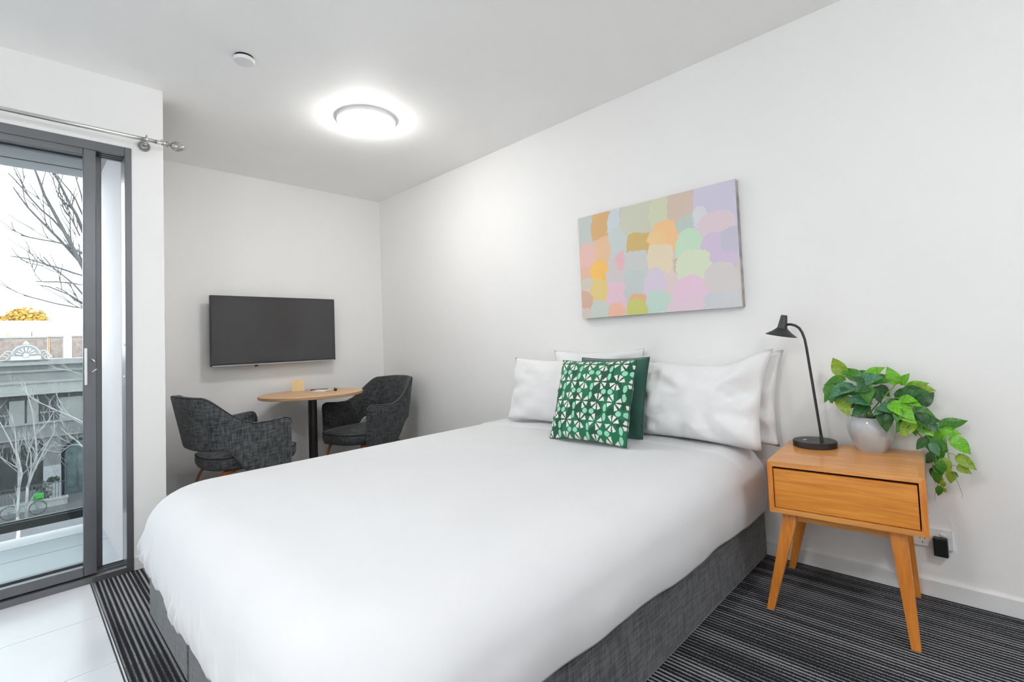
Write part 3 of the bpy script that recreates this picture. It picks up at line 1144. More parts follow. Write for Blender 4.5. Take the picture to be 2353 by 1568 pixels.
def prism(name, pts0, pts1, mat, parent, world=True):
    n = len(pts0)
    fs = [list(range(n))[::-1], list(range(n, 2 * n))] + [[i, (i + 1) % n, n + (i + 1) % n, n + i] for i in range(n)]
    return mesh_obj(name, list(pts0) + list(pts1), fs, mat, parent, False, world)


def mitred(name, y0, y1, z0, z1, iy0, iy1, iz0, iz1, mat):
    """a board of the carcass with mitred ends, outer edge (y0,z0)-(y1,z1), inner (iy0,iz0)-(iy1,iz1)"""
    q = [(y0, z0), (y1, z1), (iy1, iz1), (iy0, iz0)]
    return prism(name, [(nx0, a, b) for a, b in q], [(nx1, a, b) for a, b in q], mat, ns)


e = .0006
mitred('top_panel', ny0 + e, ny1 - e, nz1, nz1, ny0 + TH, ny1 - TH, nz1 - TH, nz1 - TH, 'stand_wood_sheen')
mitred('bottom_panel', ny0 + e, ny1 - e, nz0, nz0, ny0 + TH, ny1 - TH, nz0 + TH, nz0 + TH, 'stand_wood_sheen')
mitred('side_panel', ny0, ny0, nz0, nz1, ny0 + TH, ny0 + TH, nz0 + TH, nz1 - TH, 'stand_leg')
mitred('side_panel', ny1, ny1, nz0, nz1, ny1 - TH, ny1 - TH, nz0 + TH, nz1 - TH, 'stand_leg')
# fix the z ordering of the two flat boards
box('back_panel', nx1 - .008, nx1 - .002, ny0 + TH, ny1 - TH, nz0 + TH, nz1 - TH, 'gap_dark', ns)
box('inner_carcass', nx0 + .03, nx1 - .010, ny0 + TH + .001, ny1 - TH - .001, nz0 + TH + .001, nz1 - TH - .001, 'gap_dark', ns)
dr = box('drawer', nx0 + .004, nx0 + .024, ny0 + TH + .004, ny1 - TH - .0025, nz0 + TH + .0025, nz1 - TH - .010, 'stand_drawer', ns, bevel=.001, segs=1)
# under-frame
for (a, b) in ((nx0 + .045, nx0 + .065), (nx1 - .065, nx1 - .045)):
    box('apron', a, b, ny0 + .105, ny1 - .085, nz0 - .036, nz0, 'stand_wood_sheen', ns, bevel=.001, segs=1)
for yy_ in (ny0 + .062, ny1 - .082):
    box('apron', nx0 + .065, nx1 - .065, yy_, yy_ + .02, nz0 - .036, nz0, 'stand_wood_sheen', ns, bevel=.001, segs=1)
for fx in (0, 1):
    for fy in (0, 1):
        xt0, xt1 = (nx0 + .028, nx0 + .070) if fx == 0 else (nx1 - .070, nx1 - .028)
        xb0, xb1 = (nx0 + .003, nx0 + .030) if fx == 0 else (nx1 - .030, nx1 - .003)
        if fy:
            yt0, yt1, yb0, yb1 = ny1 - .090, ny1 - .042, ny1 + .008, ny1 + .034
        else:
            yt0, yt1, yb0, yb1 = ny0 + .066, ny0 + .114, ny0 + .045, ny0 + .073
        ym = (.62 if fy else .38)
        def ring(x0, x1, y0, y1, z): return [(x0, y0, z), (x1, y0, z), (x1, y1, z), (x0, y1, z)]
        vs = ring(xt0, xt1, yt0, yt1, nz0) + ring(xt0 - (.004 if fx == 0 else -.004), xt1 - (.004 if fx == 0 else -.004), yt0 + (.006 if fy else -.006), yt1 + (.006 if fy else -.006), nz0 - .05) + ring(xb0, xb1, yb0, yb1, 0.0)
        fs = [[3, 2, 1, 0], [8, 9, 10, 11]]
        for r in (0, 4):
            for k in range(4):
                fs.append([r + k, r + (k + 1) % 4, r + 4 + (k + 1) % 4, r + 4 + k])
        mesh_obj('leg', vs, fs, 'stand_leg', ns)

# ------------------------------------------------------------------ table lamp
lx, ly = -.140, -3.928
lamp = thing('table_lamp', (lx, ly, nz1), 'black task lamp with a cone shade and slanted stem on the nightstand', 'lamp')
lathe('base', (lx, ly, nz1), [(.083, 0), (.087, .002), (.087, .024), (.084, .027), (.02, .027)], 'black_metal', lamp, n=56)
lathe('switch_button', (lx - .02, ly + .034, nz1 + .027), [(.0085, 0), (.0085, .0025), (.006, .0035)], 'handle_silver', lamp, n=20)
lathe('stem_socket', (lx, -3.957, nz1 + .027), [(.0085, 0), (.0075, .012), (.006, .03)], 'black_metal', lamp, n=16, axis=(0, .09, 1))
P0, P1 = Vector((lx, -3.957, nz1 + .027)), Vector((lx, -3.920, 1.045))
pth = [P0.lerp(P1, t / 6) for t in range(7)]
for a, b in ((-3.915, 1.085), (-3.907, 1.115), (-3.896, 1.137), (-3.880, 1.150), (-3.862, 1.156), (-3.845, 1.156)):
    pth.append(Vector((lx, a, b)))
tube('stem', pth, .0058, 'black_metal', lamp, n=12)
sc = Vector((lx, -3.817, 1.105))
sax = Vector((0, -.20, 1.0)).normalized()
shade = lathe('shade', sc, [(.067, 0), (.066, .002), (.042, .018), (.024, .034), (.021, .040), (.0135, .095), (.012, .098)], 'shade_black', lamp, n=48, axis=sax, cap0=False)
lathe('shade_lining', sc, [(.0655, .0005), (.041, .016), (.022, .031), (.002, .031)], 'white_plastic', shade, n=48, axis=sax, cap0=False)

# ------------------------------------------------------------------ potted plant
ppx, ppy = -.112, -4.135
plant = thing('potted_plant', (ppx, ppy, nz1), 'trailing green leafy plant in a glazed grey pot on the nightstand', 'plant')
prof = [(.050, 0), (.053, .004), (.066, .032), (.080, .068), (.0855, .098), (.083, .122), (.075, .140), (.071, .147), (.067, .147), (.064, .140), (.064, .126), (.01, .126)]
lathe('pot', (ppx, ppy, nz1), prof, 'pot_glaze', plant, n=56)
rng = random.Random(3)
vs, fs = [], []
RN = 20
for j in range(9):
    for k in range(RN):
        r = .0635 * (j + .01) / 8
        vs.append((ppx + r * math.cos(2 * PI * k / RN), ppy + r * math.sin(2 * PI * k / RN), nz1 + .132 + rng.uniform(-.002, .004) + .004 * (1 - j / 8)))
for j in range(8):
    for k in range(RN):
        fs.append([j * RN + k, j * RN + (k + 1) % RN, (j + 1) * RN + (k + 1) % RN, (j + 1) * RN + k])
soil = mesh_obj('soil', vs, fs, 'soil', plant, True)


def leaf_mesh(name, mat, wid, curl, fold):
    """unit leaf: base at the origin, tip at y=1, lying in xy, heart shaped"""
    prof = [(0, .0), (.05, .20), (.16, .36), (.30, .42), (.46, .40), (.62, .32), (.78, .20), (.91, .08), (1.0, 0.0)]
    vs, fs = [], []
    for t, hw in prof:
        hw *= wid / .42
        zc = -curl * t * t
        by = -0.10 * math.exp(-((t - .08) / .08) ** 2)
        for q in (-1, -.55, 0, .55, 1):
            vs.append((q * hw, t + by * abs(q), zc + fold * abs(q) * hw - .25 * hw * q * q * curl + .02 * math.sin(9 * t + 4 * q)))
    for i in range(len(prof) - 1):
        for k in range(4):
            a = i * 5 + k
            fs.append([a, a + 1, a + 6, a + 5])
    me = bpy.data.meshes.new(name)
    me.from_pydata(vs, [], fs)
    me.validate()
    for p in me.polygons: p.use_smooth = True
    me.materials.append(MATS[mat])
    return me


LM = {}
for key, mat in (('d', 'leaf_dark'), ('m', 'leaf_mid'), ('b', 'leaf_bright'), ('l', 'leaf_lime'), ('t', 'leaf_blue')):
    LM[key] = [leaf_mesh('leaf_' + key, mat, .36, .35, .25), leaf_mesh('leaf_' + key, mat, .30, .15, .45), leaf_mesh('leaf_' + key, mat, .38, .5, .15)]
PL = {}


def leaf(base, tip, face, key, var=0, parent=None, flip=0):
    base, tip, face = Vector(base), Vector(tip), Vector(face)
    yv = (tip - base)
    ln = yv.length
    yv.normalize()
    zv = (face - yv * face.dot(yv)).normalized()
    xv = yv.cross(zv)
    o = bpy.data.objects.new('leaf', LM[key][var % 3])
    COL.objects.link(o)
    o.parent = plant
    M = Matrix((xv, yv, zv)).transposed().to_4x4()
    o.matrix_local = Matrix.Translation(base - ORG[plant.name]) @ M @ Matrix.Scale(ln, 4)
    return o


# leaves read off the photograph: base pixel, tip pixel, distance from the wall at base and tip, colour, facing tweak
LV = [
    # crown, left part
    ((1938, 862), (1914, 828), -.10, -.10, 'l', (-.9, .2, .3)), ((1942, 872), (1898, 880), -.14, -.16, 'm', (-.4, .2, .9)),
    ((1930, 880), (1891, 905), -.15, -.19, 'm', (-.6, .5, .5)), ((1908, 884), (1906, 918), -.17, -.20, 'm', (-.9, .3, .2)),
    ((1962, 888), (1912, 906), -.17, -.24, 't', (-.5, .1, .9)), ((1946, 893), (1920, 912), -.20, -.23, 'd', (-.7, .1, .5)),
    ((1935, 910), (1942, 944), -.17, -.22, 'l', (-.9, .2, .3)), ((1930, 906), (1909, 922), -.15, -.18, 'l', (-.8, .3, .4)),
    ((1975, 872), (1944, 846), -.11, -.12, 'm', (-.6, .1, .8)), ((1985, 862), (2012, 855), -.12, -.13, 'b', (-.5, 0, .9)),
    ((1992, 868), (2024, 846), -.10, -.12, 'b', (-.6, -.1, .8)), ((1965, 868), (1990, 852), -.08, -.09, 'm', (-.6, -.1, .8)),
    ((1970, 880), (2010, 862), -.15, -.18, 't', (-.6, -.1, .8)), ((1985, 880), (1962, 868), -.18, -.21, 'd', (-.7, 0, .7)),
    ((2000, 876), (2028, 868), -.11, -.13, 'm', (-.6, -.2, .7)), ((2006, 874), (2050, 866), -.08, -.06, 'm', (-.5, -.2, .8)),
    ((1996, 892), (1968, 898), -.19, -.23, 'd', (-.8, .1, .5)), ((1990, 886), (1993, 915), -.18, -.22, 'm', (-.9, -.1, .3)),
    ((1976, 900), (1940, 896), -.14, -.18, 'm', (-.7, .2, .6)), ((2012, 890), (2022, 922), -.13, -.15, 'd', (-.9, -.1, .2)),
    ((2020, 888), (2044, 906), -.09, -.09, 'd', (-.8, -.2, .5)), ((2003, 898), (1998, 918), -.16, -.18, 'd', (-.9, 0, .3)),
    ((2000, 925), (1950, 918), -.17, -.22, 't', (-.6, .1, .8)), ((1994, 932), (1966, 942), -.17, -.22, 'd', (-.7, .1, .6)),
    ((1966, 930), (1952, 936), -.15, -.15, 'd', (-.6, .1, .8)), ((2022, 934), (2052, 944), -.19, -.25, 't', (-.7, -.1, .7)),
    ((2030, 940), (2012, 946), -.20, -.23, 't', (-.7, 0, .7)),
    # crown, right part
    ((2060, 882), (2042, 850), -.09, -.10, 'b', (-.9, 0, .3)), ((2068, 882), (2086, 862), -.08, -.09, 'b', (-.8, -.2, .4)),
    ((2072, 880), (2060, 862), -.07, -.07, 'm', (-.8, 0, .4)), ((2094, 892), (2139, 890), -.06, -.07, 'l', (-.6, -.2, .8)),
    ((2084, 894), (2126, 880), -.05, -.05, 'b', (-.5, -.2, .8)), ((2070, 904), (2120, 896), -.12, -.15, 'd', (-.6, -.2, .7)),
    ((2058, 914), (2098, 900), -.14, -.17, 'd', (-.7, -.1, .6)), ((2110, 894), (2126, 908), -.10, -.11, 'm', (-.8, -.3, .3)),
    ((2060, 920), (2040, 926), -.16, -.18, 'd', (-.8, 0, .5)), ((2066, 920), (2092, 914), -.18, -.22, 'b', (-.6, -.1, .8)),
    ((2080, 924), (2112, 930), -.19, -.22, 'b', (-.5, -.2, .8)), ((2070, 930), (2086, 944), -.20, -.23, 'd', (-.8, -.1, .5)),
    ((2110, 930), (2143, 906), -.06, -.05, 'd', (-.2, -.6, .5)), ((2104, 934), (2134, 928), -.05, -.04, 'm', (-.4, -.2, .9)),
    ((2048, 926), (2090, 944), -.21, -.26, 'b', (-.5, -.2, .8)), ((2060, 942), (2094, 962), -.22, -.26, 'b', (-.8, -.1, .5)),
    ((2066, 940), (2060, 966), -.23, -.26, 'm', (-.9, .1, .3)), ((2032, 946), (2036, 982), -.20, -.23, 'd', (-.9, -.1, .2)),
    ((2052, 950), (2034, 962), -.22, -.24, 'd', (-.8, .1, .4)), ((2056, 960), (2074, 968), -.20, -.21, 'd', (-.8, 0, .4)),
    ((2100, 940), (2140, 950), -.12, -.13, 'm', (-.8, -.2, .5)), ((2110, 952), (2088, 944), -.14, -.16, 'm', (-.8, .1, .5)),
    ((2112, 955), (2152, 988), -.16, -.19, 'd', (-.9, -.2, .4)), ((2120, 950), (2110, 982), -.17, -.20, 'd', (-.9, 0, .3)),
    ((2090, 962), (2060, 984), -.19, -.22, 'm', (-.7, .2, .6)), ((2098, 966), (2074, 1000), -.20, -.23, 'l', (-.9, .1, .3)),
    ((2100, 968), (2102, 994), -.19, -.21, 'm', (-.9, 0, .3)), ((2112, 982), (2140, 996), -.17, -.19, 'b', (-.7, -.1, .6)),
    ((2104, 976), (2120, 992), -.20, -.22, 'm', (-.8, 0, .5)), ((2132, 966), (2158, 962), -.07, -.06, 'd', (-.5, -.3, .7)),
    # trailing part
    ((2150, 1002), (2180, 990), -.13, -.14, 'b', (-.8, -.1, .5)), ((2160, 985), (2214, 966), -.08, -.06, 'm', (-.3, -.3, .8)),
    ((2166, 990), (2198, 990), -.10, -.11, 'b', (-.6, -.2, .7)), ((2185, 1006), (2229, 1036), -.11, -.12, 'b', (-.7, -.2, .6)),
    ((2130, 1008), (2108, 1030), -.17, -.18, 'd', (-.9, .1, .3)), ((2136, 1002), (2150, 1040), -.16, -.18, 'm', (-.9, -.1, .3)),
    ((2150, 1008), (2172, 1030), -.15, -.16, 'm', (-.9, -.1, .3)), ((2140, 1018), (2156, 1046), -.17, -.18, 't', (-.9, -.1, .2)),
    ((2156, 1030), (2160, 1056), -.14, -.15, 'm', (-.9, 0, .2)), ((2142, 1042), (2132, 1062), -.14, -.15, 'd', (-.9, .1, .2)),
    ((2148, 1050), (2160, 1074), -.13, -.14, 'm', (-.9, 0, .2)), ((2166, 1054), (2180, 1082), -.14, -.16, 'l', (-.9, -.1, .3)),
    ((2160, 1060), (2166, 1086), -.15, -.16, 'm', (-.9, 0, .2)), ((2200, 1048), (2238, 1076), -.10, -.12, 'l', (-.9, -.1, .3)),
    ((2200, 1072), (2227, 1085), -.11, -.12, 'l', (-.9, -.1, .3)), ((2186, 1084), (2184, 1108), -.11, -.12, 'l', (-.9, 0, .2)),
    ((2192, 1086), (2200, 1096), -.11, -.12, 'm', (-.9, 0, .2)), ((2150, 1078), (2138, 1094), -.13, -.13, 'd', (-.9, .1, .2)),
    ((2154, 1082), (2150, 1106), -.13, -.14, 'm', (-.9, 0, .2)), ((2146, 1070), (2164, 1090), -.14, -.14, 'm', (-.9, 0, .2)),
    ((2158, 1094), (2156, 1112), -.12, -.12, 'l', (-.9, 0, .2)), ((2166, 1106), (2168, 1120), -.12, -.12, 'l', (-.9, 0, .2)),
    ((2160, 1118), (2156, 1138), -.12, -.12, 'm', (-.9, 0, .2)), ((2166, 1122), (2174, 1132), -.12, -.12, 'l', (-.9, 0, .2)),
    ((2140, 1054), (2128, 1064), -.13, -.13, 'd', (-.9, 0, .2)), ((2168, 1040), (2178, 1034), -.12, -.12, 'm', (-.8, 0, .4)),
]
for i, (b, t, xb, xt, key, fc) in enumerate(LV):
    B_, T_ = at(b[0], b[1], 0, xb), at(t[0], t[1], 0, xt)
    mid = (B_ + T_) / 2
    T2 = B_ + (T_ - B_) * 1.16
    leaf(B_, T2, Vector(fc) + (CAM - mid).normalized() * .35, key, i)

# stems: from the soil up and out, then trailing over the edge
pot_top = Vector((ppx, ppy, nz1 + .13))


def stem(pxs, xs, r0, r1, mat, start=True):
    pts = ([pot_top + Vector((rng.uniform(-.02, .02), rng.uniform(-.02, .02), 0))] if start else [])
    pts += [at(p[0], p[1], 0, x) for p, x in zip(pxs, xs)]
    # smooth by Catmull-Rom
    out = []
    q = [pts[0]] + pts + [pts[-1]]
    for i in range(1, len(q) - 2):
        for k in range(5):
            t = k / 5
            p0, p1, p2, p3 = q[i - 1], q[i], q[i + 1], q[i + 2]
            out.append(.5 * ((2 * p1) + (p2 - p0) * t + (2 * p0 - 5 * p1 + 4 * p2 - p3) * t * t + (3 * p1 - p0 - 3 * p2 + p3) * t ** 3))
    out.append(pts[-1])
    n = len(out)
    return tube('stem', out, [r0 + (r1 - r0) * i / (n - 1) for i in range(n)], mat, plant, n=6)


stem([(1990, 905), (1970, 880), (1938, 864)], [-.12, -.12, -.10], .0028, .0015, 'stem_green')
stem([(1985, 910), (1960, 898), (1935, 908)], [-.14, -.16, -.17], .0028, .0015, 'stem_green')
stem([(2000, 900), (2000, 875), (2006, 860)], [-.11, -.11, -.11], .0028, .0015, 'stem_green')
stem([(2004, 915), (1996, 890), (1975, 872)], [-.13, -.14, -.12], .0028, .0015, 'stem_green')
stem([(2020, 925), (2050, 892), (2066, 880), (2090, 892)], [-.12, -.10, -.08, -.07], .0032, .0016, 'stem_green')
stem([(2030, 925), (2058, 915), (2080, 922), (2108, 932)], [-.15, -.16, -.17, -.10], .0028, .0015, 'stem_green')
stem([(2034, 935), (2060, 940), (2095, 962), (2115, 985), (2135, 1010), (2150, 1050), (2156, 1090), (2162, 1120)], [-.18, -.2, -.19, -.19, -.17, -.15, -.13, -.12], .0034, .0010, 'stem_green')
stem([(2034, 938), (2070, 945), (2110, 955), (2140, 985), (2170, 1005), (2178, 1040), (2184, 1075), (2188, 1090)], [-.16, -.17, -.16, -.14, -.12, -.12, -.11, -.11], .0030, .0010, 'stem_green')
stem([(2090, 970), (2110, 996), (2130, 1020), (2140, 1060), (2150, 1085), (2156, 1120)], [-.18, -.18, -.165, -.14, -.13, -.12], .0024, .0010, 'stem_brown', False)
stem([(2178, 1042), (2190, 1044), (2202, 1050)], [-.12, -.11, -.10], .0012, .0010, 'stem_green', False)
stem([(2184, 1070), (2194, 1070), (2202, 1074)], [-.11, -.11, -.11], .0012, .0010, 'stem_green', False)
stem([(2156, 1120), (2148, 1138), (2150, 1152)], [-.12, -.115, -.11], .0008, .0004, 'stem_brown', False)
stem([(2196, 1100), (2206, 1122), (2212, 1140), (2206, 1146)], [-.10, -.09, -.08, -.08], .0007, .0004, 'stem_brown', False)
stem([(2144, 1090), (2148, 1104), (2158, 1112)], [-.13, -.12, -.12], .0010, .0006, 'stem_brown', False)

# ------------------------------------------------------------------ power point and charger
wp = thing('power_outlet', (0, -4.305, .2), 'white double power outlet low on the wall beside the nightstand', 'power outlet')
box('plate', -.009, 0, -4.370, -4.238, .202, .283, 'white_plastic', wp, bevel=.002)
for yc in (-4.272, -4.338):
    rk = box('rocker_switch', -.0125, -.008, yc - .008, yc + .008, .257, .268, 'white_plastic', wp, bevel=.002)
    for dy, dz, rot in ((.008, .008, .45), (-.008, .008, -.45), (0, -.010, 0)):
        y_, z_ = yc + dy, .228 + dz
        sl = box('slot', -.0096, -.0085, y_ - .0012, y_ + .0012, z_ - .0045, z_ + .0045, 'black_plastic', wp)
ch = thing('plug_charger', (-.02, -4.33, .185), 'black plug-in charger block in the wall power outlet', 'charger')
box('charger_body', -.040, -.011, -4.354, -4.308, .180, .254, 'black_plastic', ch, bevel=.004)
for y_ in (-4.338 - .008, -4.338 + .008):
    box('prong', -.012, -.0092, y_ - .001, y_ + .001, .232, .240, 'edge_metal', ch)

# ------------------------------------------------------------------ table and what lies on it
tcx, tcy, TZ = -.945, -.47, .777
tb = thing('round_table', (tcx, tcy, 0), 'small round oak-topped cafe table on a black post under the television', 'table')
lathe('table_top', (tcx, tcy, 0), [(.393, TZ - .026), (.398, TZ - .024), (.398, TZ - .003), (.395, TZ), (.01, TZ)], 'table_oak', tb, n=96)
lathe('edge_band', (tcx, tcy, 0), [(.3985, TZ - .023), (.4005, TZ - .022), (.4005, TZ - .004), (.3985, TZ - .003)], 'table_edge', tb, n=96, cap0=False, cap1=False)
lathe('mount_plate', (tcx, tcy, 0), [(.10, TZ - .032), (.10, TZ - .0262)], 'black_metal', tb, n=4)
lathe('post', (tcx, tcy, 0), [(.034, .015), (.034, TZ - .032)], 'black_metal', tb, n=32)
lathe('foot_disc', (tcx, tcy, 0), [(.215, 0), (.215, .006), (.20, .012), (.05, .018), (.034, .022)], 'black_metal', tb, n=48)

pq = thing('wooden_plaque', (-.955, -.20, TZ), 'small upright pale wood plaque on the round table', 'plaque')
pc_ = Vector((-.955, -.205, TZ))
yawp = -.25


def loc_box(name, c, sx, sy, sz, yaw, mat, parent, tilt=0.0, z0=0.0, bevel=0.001):
    R = Matrix.Rotation(yaw, 3, 'Z') @ Matrix.Rotation(tilt, 3, 'X')
    vs = [Vector(c) + R @ Vector((a * sx / 2, b * sy / 2, z0 + cz * sz)) for a in (-1, 1) for b in (-1, 1) for cz in (0, 1)]
    fs = [[0, 1, 3, 2], [4, 6, 7, 5], [0, 4, 5, 1], [2, 3, 7, 6], [0, 2, 6, 4], [1, 5, 7, 3]]
    return mesh_obj(name, vs, fs, mat, parent)


loc_box('plaque_board', pc_, .098, .010, .098, yawp, 'plaque_wood', pq, tilt=-.14)
loc_box('plaque_face', pc_ + Vector((-.0015, -.0052, .002)), .086, .0012, .088, yawp, 'plaque_wood', pq, tilt=-.14)
loc_box('prop_foot', pc_ + Vector((.006, .022, 0)), .030, .045, .012, yawp, 'plaque_wood', pq)
np_ = thing('notepad', (-.83, -.42, TZ), 'white paper notepad lying on the round table', 'notepad')
for k in range(3):
    loc_box('sheet', (-.845 + .004 * k, -.42, TZ + .003 * k), .10, .14, .003, .5 + .12 * k, 'card_white', np_)
pn = thing('pen', (-.80, -.35, TZ), 'thin black pen lying behind the notepad', 'pen')
pd = Vector((math.cos(-.35), math.sin(-.35), 0))
pe = Vector((-.815, -.325, TZ + .006))
tube('barrel', [pe - pd * .075, pe + pd * .06], .0052, 'black_plastic', pn, n=10)
tube('tip', [pe + pd * .06, pe + pd * .075], [.0052, .001], 'handle_silver', pn, n=10)
rm = thing('remote_control', (-.74, -.45, TZ), 'black television remote control lying beside the notepad on the table', 'remote control')
rc = Vector((-.745, -.47, TZ))
vs, fs = [], []
rb = mesh_obj('remote_body', *(lambda g: (g[0], g[1]))(tube_geo([rc + Vector((0, 0, .011)) + Vector((math.cos(1.15), math.sin(1.15), 0)) * d for d in (-.085, -.08, -.04, 0, .04, .08, .085)], [.008, .011, .0115, .0115, .0115, .011, .008], 10)), 'black_plastic', rm, True)
for k in range(6):
    q = rc + Vector((math.cos(1.15), math.sin(1.15), 0)) * (-.06 + .022 * k)
    lathe('key', q + Vector((0, 0, .0215)), [(.004, 0), (.004, .002)], 'grey_plastic', rb, n=8)

# ------------------------------------------------------------------ arm chairs


def chair_shell(mat):
    NU_, NVv = 92, 10
    vs, fs = [], []
    TK = .040
    xf, x0, wy, dp = .225, -.06, .295, .27
    ne = 2.6
    rows = None
    for i in range(NU_ + 1):
        u = -1 + 2 * i / NU_
        a = abs(u)
        s = 1 if u >= 0 else -1
        if a > .55:
            t = (a - .55) / .45
            px, py = x0 + (xf - x0) * t, wy * (1 - .03 * t)
            nx, nyv = 0.0, 1.0
            bw = 0.0
        else:
            ph = (a / .55) * PI / 2
            cph, sph = max(0, math.cos(ph)), max(0, math.sin(ph))
            px, py = x0 - dp * cph ** (2 / ne), wy * sph ** (2 / ne)
            nx, nyv = -(cph ** (2 - 2 / ne)) / dp, (sph ** (2 - 2 / ne)) / wy
            l = math.hypot(nx, nyv) or 1
            nx, nyv = nx / l, nyv / l
            bw = cph ** .5
        zt_ = .655 + .012 * sstep(.7, .95, a) + .195 * (1 - sstep(.26, .60, a)) + .012 * (1 - sstep(0, .3, a))
        zb_ = .285 + .02 * sstep(.7, 1, a) + .205 * (1 - sstep(.37, .60, a))
        endr = max(0.0, (a - .90) / .10)
        rnd = math.sqrt(max(0.0, 1 - endr ** 2.5))
        tk = TK * (0.15 + .85 * rnd)
        zt_ -= .055 * (1 - rnd)
        zb_ += .02 * (1 - rnd)
        ring = []
        hh = zt_ - zb_

        def pos(z, off):
            f = (z - .45) / .40
            lean = bw * .085 * f - .02 * bw
            spread = (1 - bw) * .02 * f
            return (px + nx * off - lean, s * (py + nyv * off + spread), z)
        for k in range(NVv + 1):          # outside, bottom to top
            ring.append(pos(zb_ + tk / 2 + (hh - tk) * k / NVv, tk / 2))
        for k in range(1, 5):             # over the top edge
            an = PI * k / 5
            ring.append(pos(zt_ - tk / 2 + tk / 2 * math.sin(an), tk / 2 * math.cos(an)))
        for k in range(NVv + 1):          # inside, top to bottom
            bul = .012 * math.sin(PI * k / NVv)
            ring.append(pos(zt_ - tk / 2 - (hh - tk) * k / NVv, -tk / 2 - bul * rnd))
        for k in range(1, 5):
            an = PI * k / 5
            ring.append(pos(zb_ + tk / 2 - tk / 2 * math.sin(an), -tk / 2 * math.cos(an)))
        rows = len(ring)
        vs += ring
    for i in range(NU_):
        for k in range(rows):
            fs.append([i * rows + k, i * rows + (k + 1) % rows, (i + 1) * rows + (k + 1) % rows, (i + 1) * rows + k])
    fs.append(list(range(rows))[::-1])
    fs.append([NU_ * rows + k for k in range(rows)])
    # the seam that follows the rim of the shell
    return vs, fs, rows, NU_, NVv


def strip(path, wdir, w, t):
    path = [Vector(p) for p in path]
    wd = Vector(wdir).normalized()
    vs, fs = [], []
    for i, p in enumerate(path):
        d = (path[min(i + 1, len(path) - 1)] - path[max(i - 1, 0)]).normalized()
        nrm = d.cross(wd).normalized()
        ww = w * (1 - .25 * i / (len(path) - 1))
        for a, b in ((-1, -1), (1, -1), (1, 1), (-1, 1)):
            vs.append(p + wd * (a * ww / 2) + nrm * (b * t / 2))
    for i in range(len(path) - 1):
        for k in range(4):
            fs.append([i * 4 + k, i * 4 + (k + 1) % 4, (i + 1) * 4 + (k + 1) % 4, (i + 1) * 4 + k])
    fs.append([3, 2, 1, 0])
    fs.append([(len(path) - 1) * 4 + k for k in range(4)])
    return vs, fs


def seat_outline(a, g=0.0):
    e_ = 3.0
    c, s = math.cos(a), math.sin(a)
    rx, ry = .305 + g, .262 + g
    return (.035 + rx * abs(c) ** (2 / e_) * (1 if c >= 0 else -1), ry * abs(s) ** (2 / e_) * (1 if s >= 0 else -1))


def make_chair(label, mat):
    t = thing('armchair', (0, 0, 0), label, 'chair', 'upholstered armchairs at the round table')
    v, f, rows, NU_, NVv = chair_shell(mat)
    sh = mesh_obj('back_shell', v, f, mat, t, True, world=False)
    rim = [Vector(v[i * rows + NVv + 1]) + Vector((0, 0, .001)) for i in range(NU_ + 1)]
    vs_, fs_ = tube_geo(rim, .0028, 6)
    mesh_obj('piping', vs_, fs_, 'piping', sh, True, world=False)
    N = 56
    prof = [(-.05, .345), (-.012, .350), (0.0, .372), (.004, .40), (0.0, .428), (-.010, .440), (-.06, .452), (-.14, .460), (-.22, .463)]
    vs, fs = [], []
    for g, z in prof:
        for k in range(N):
            x_, y_ = seat_outline(2 * PI * k / N, g)
            vs.append((x_, y_, z - .02 * sstep(.2, .34, x_) * 0))
    for i in range(len(prof) - 1):
        for k in range(N):
            fs.append([i * N + k, i * N + (k + 1) % N, (i + 1) * N + (k + 1) % N, (i + 1) * N + k])
    fs.append(list(range(N))[::-1])
    fs.append([(len(prof) - 1) * N + k for k in range(N)])
    st = mesh_obj('seat', vs, fs, mat, t, True, world=False)
    ring = [(*seat_outline(2 * PI * k / N, .001), .430) for k in range(N + 1)]
    vs_, fs_ = tube_geo(ring, .0035, 6)
    mesh_obj('piping', vs_, fs_, 'piping', st, True, world=False)
    for sx_ in (1, -1):
        for sy_ in (1, -1):
            if sx_ > 0:
                pts = [(.06, .13 * sy_, .342), (.14, .175 * sy_, .340), (.185, .20 * sy_, .330), (.210, .214 * sy_, .305), (.222, .220 * sy_, .27), (.245, .236 * sy_, .13), (.262, .248 * sy_, 0.0)]
            else:
                pts = [(-.02, .13 * sy_, .342), (-.11, .165 * sy_, .340), (-.165, .185 * sy_, .330), (-.195, .196 * sy_, .305), (-.212, .203 * sy_, .27), (-.26, .225 * sy_, .13), (-.295, .242 * sy_, 0.0)]
            d = Vector((pts[-1][0] - pts[0][0], pts[-1][1] - pts[0][1], 0)).normalized()
            vs_, fs_ = strip(pts, Vector((-d.y, d.x, 0)), .052, .020)
            mesh_obj('leg', vs_, fs_, 'chair_leg_wood', t, False, world=False)
    return t


chA = make_chair('charcoal armchair seen from behind, near the balcony stub wall', 'chair_fabric')
chA.location = (-1.515, -.60, 0)
chA.rotation_euler = (0, 0, math.radians(4))
chB = make_chair('charcoal armchair facing into the room, in the corner by the bed', 'chair_fabric_dark')
chB.location = (-.53, -.58, 0)
chB.rotation_euler = (0, 0, math.radians(180 + 10))

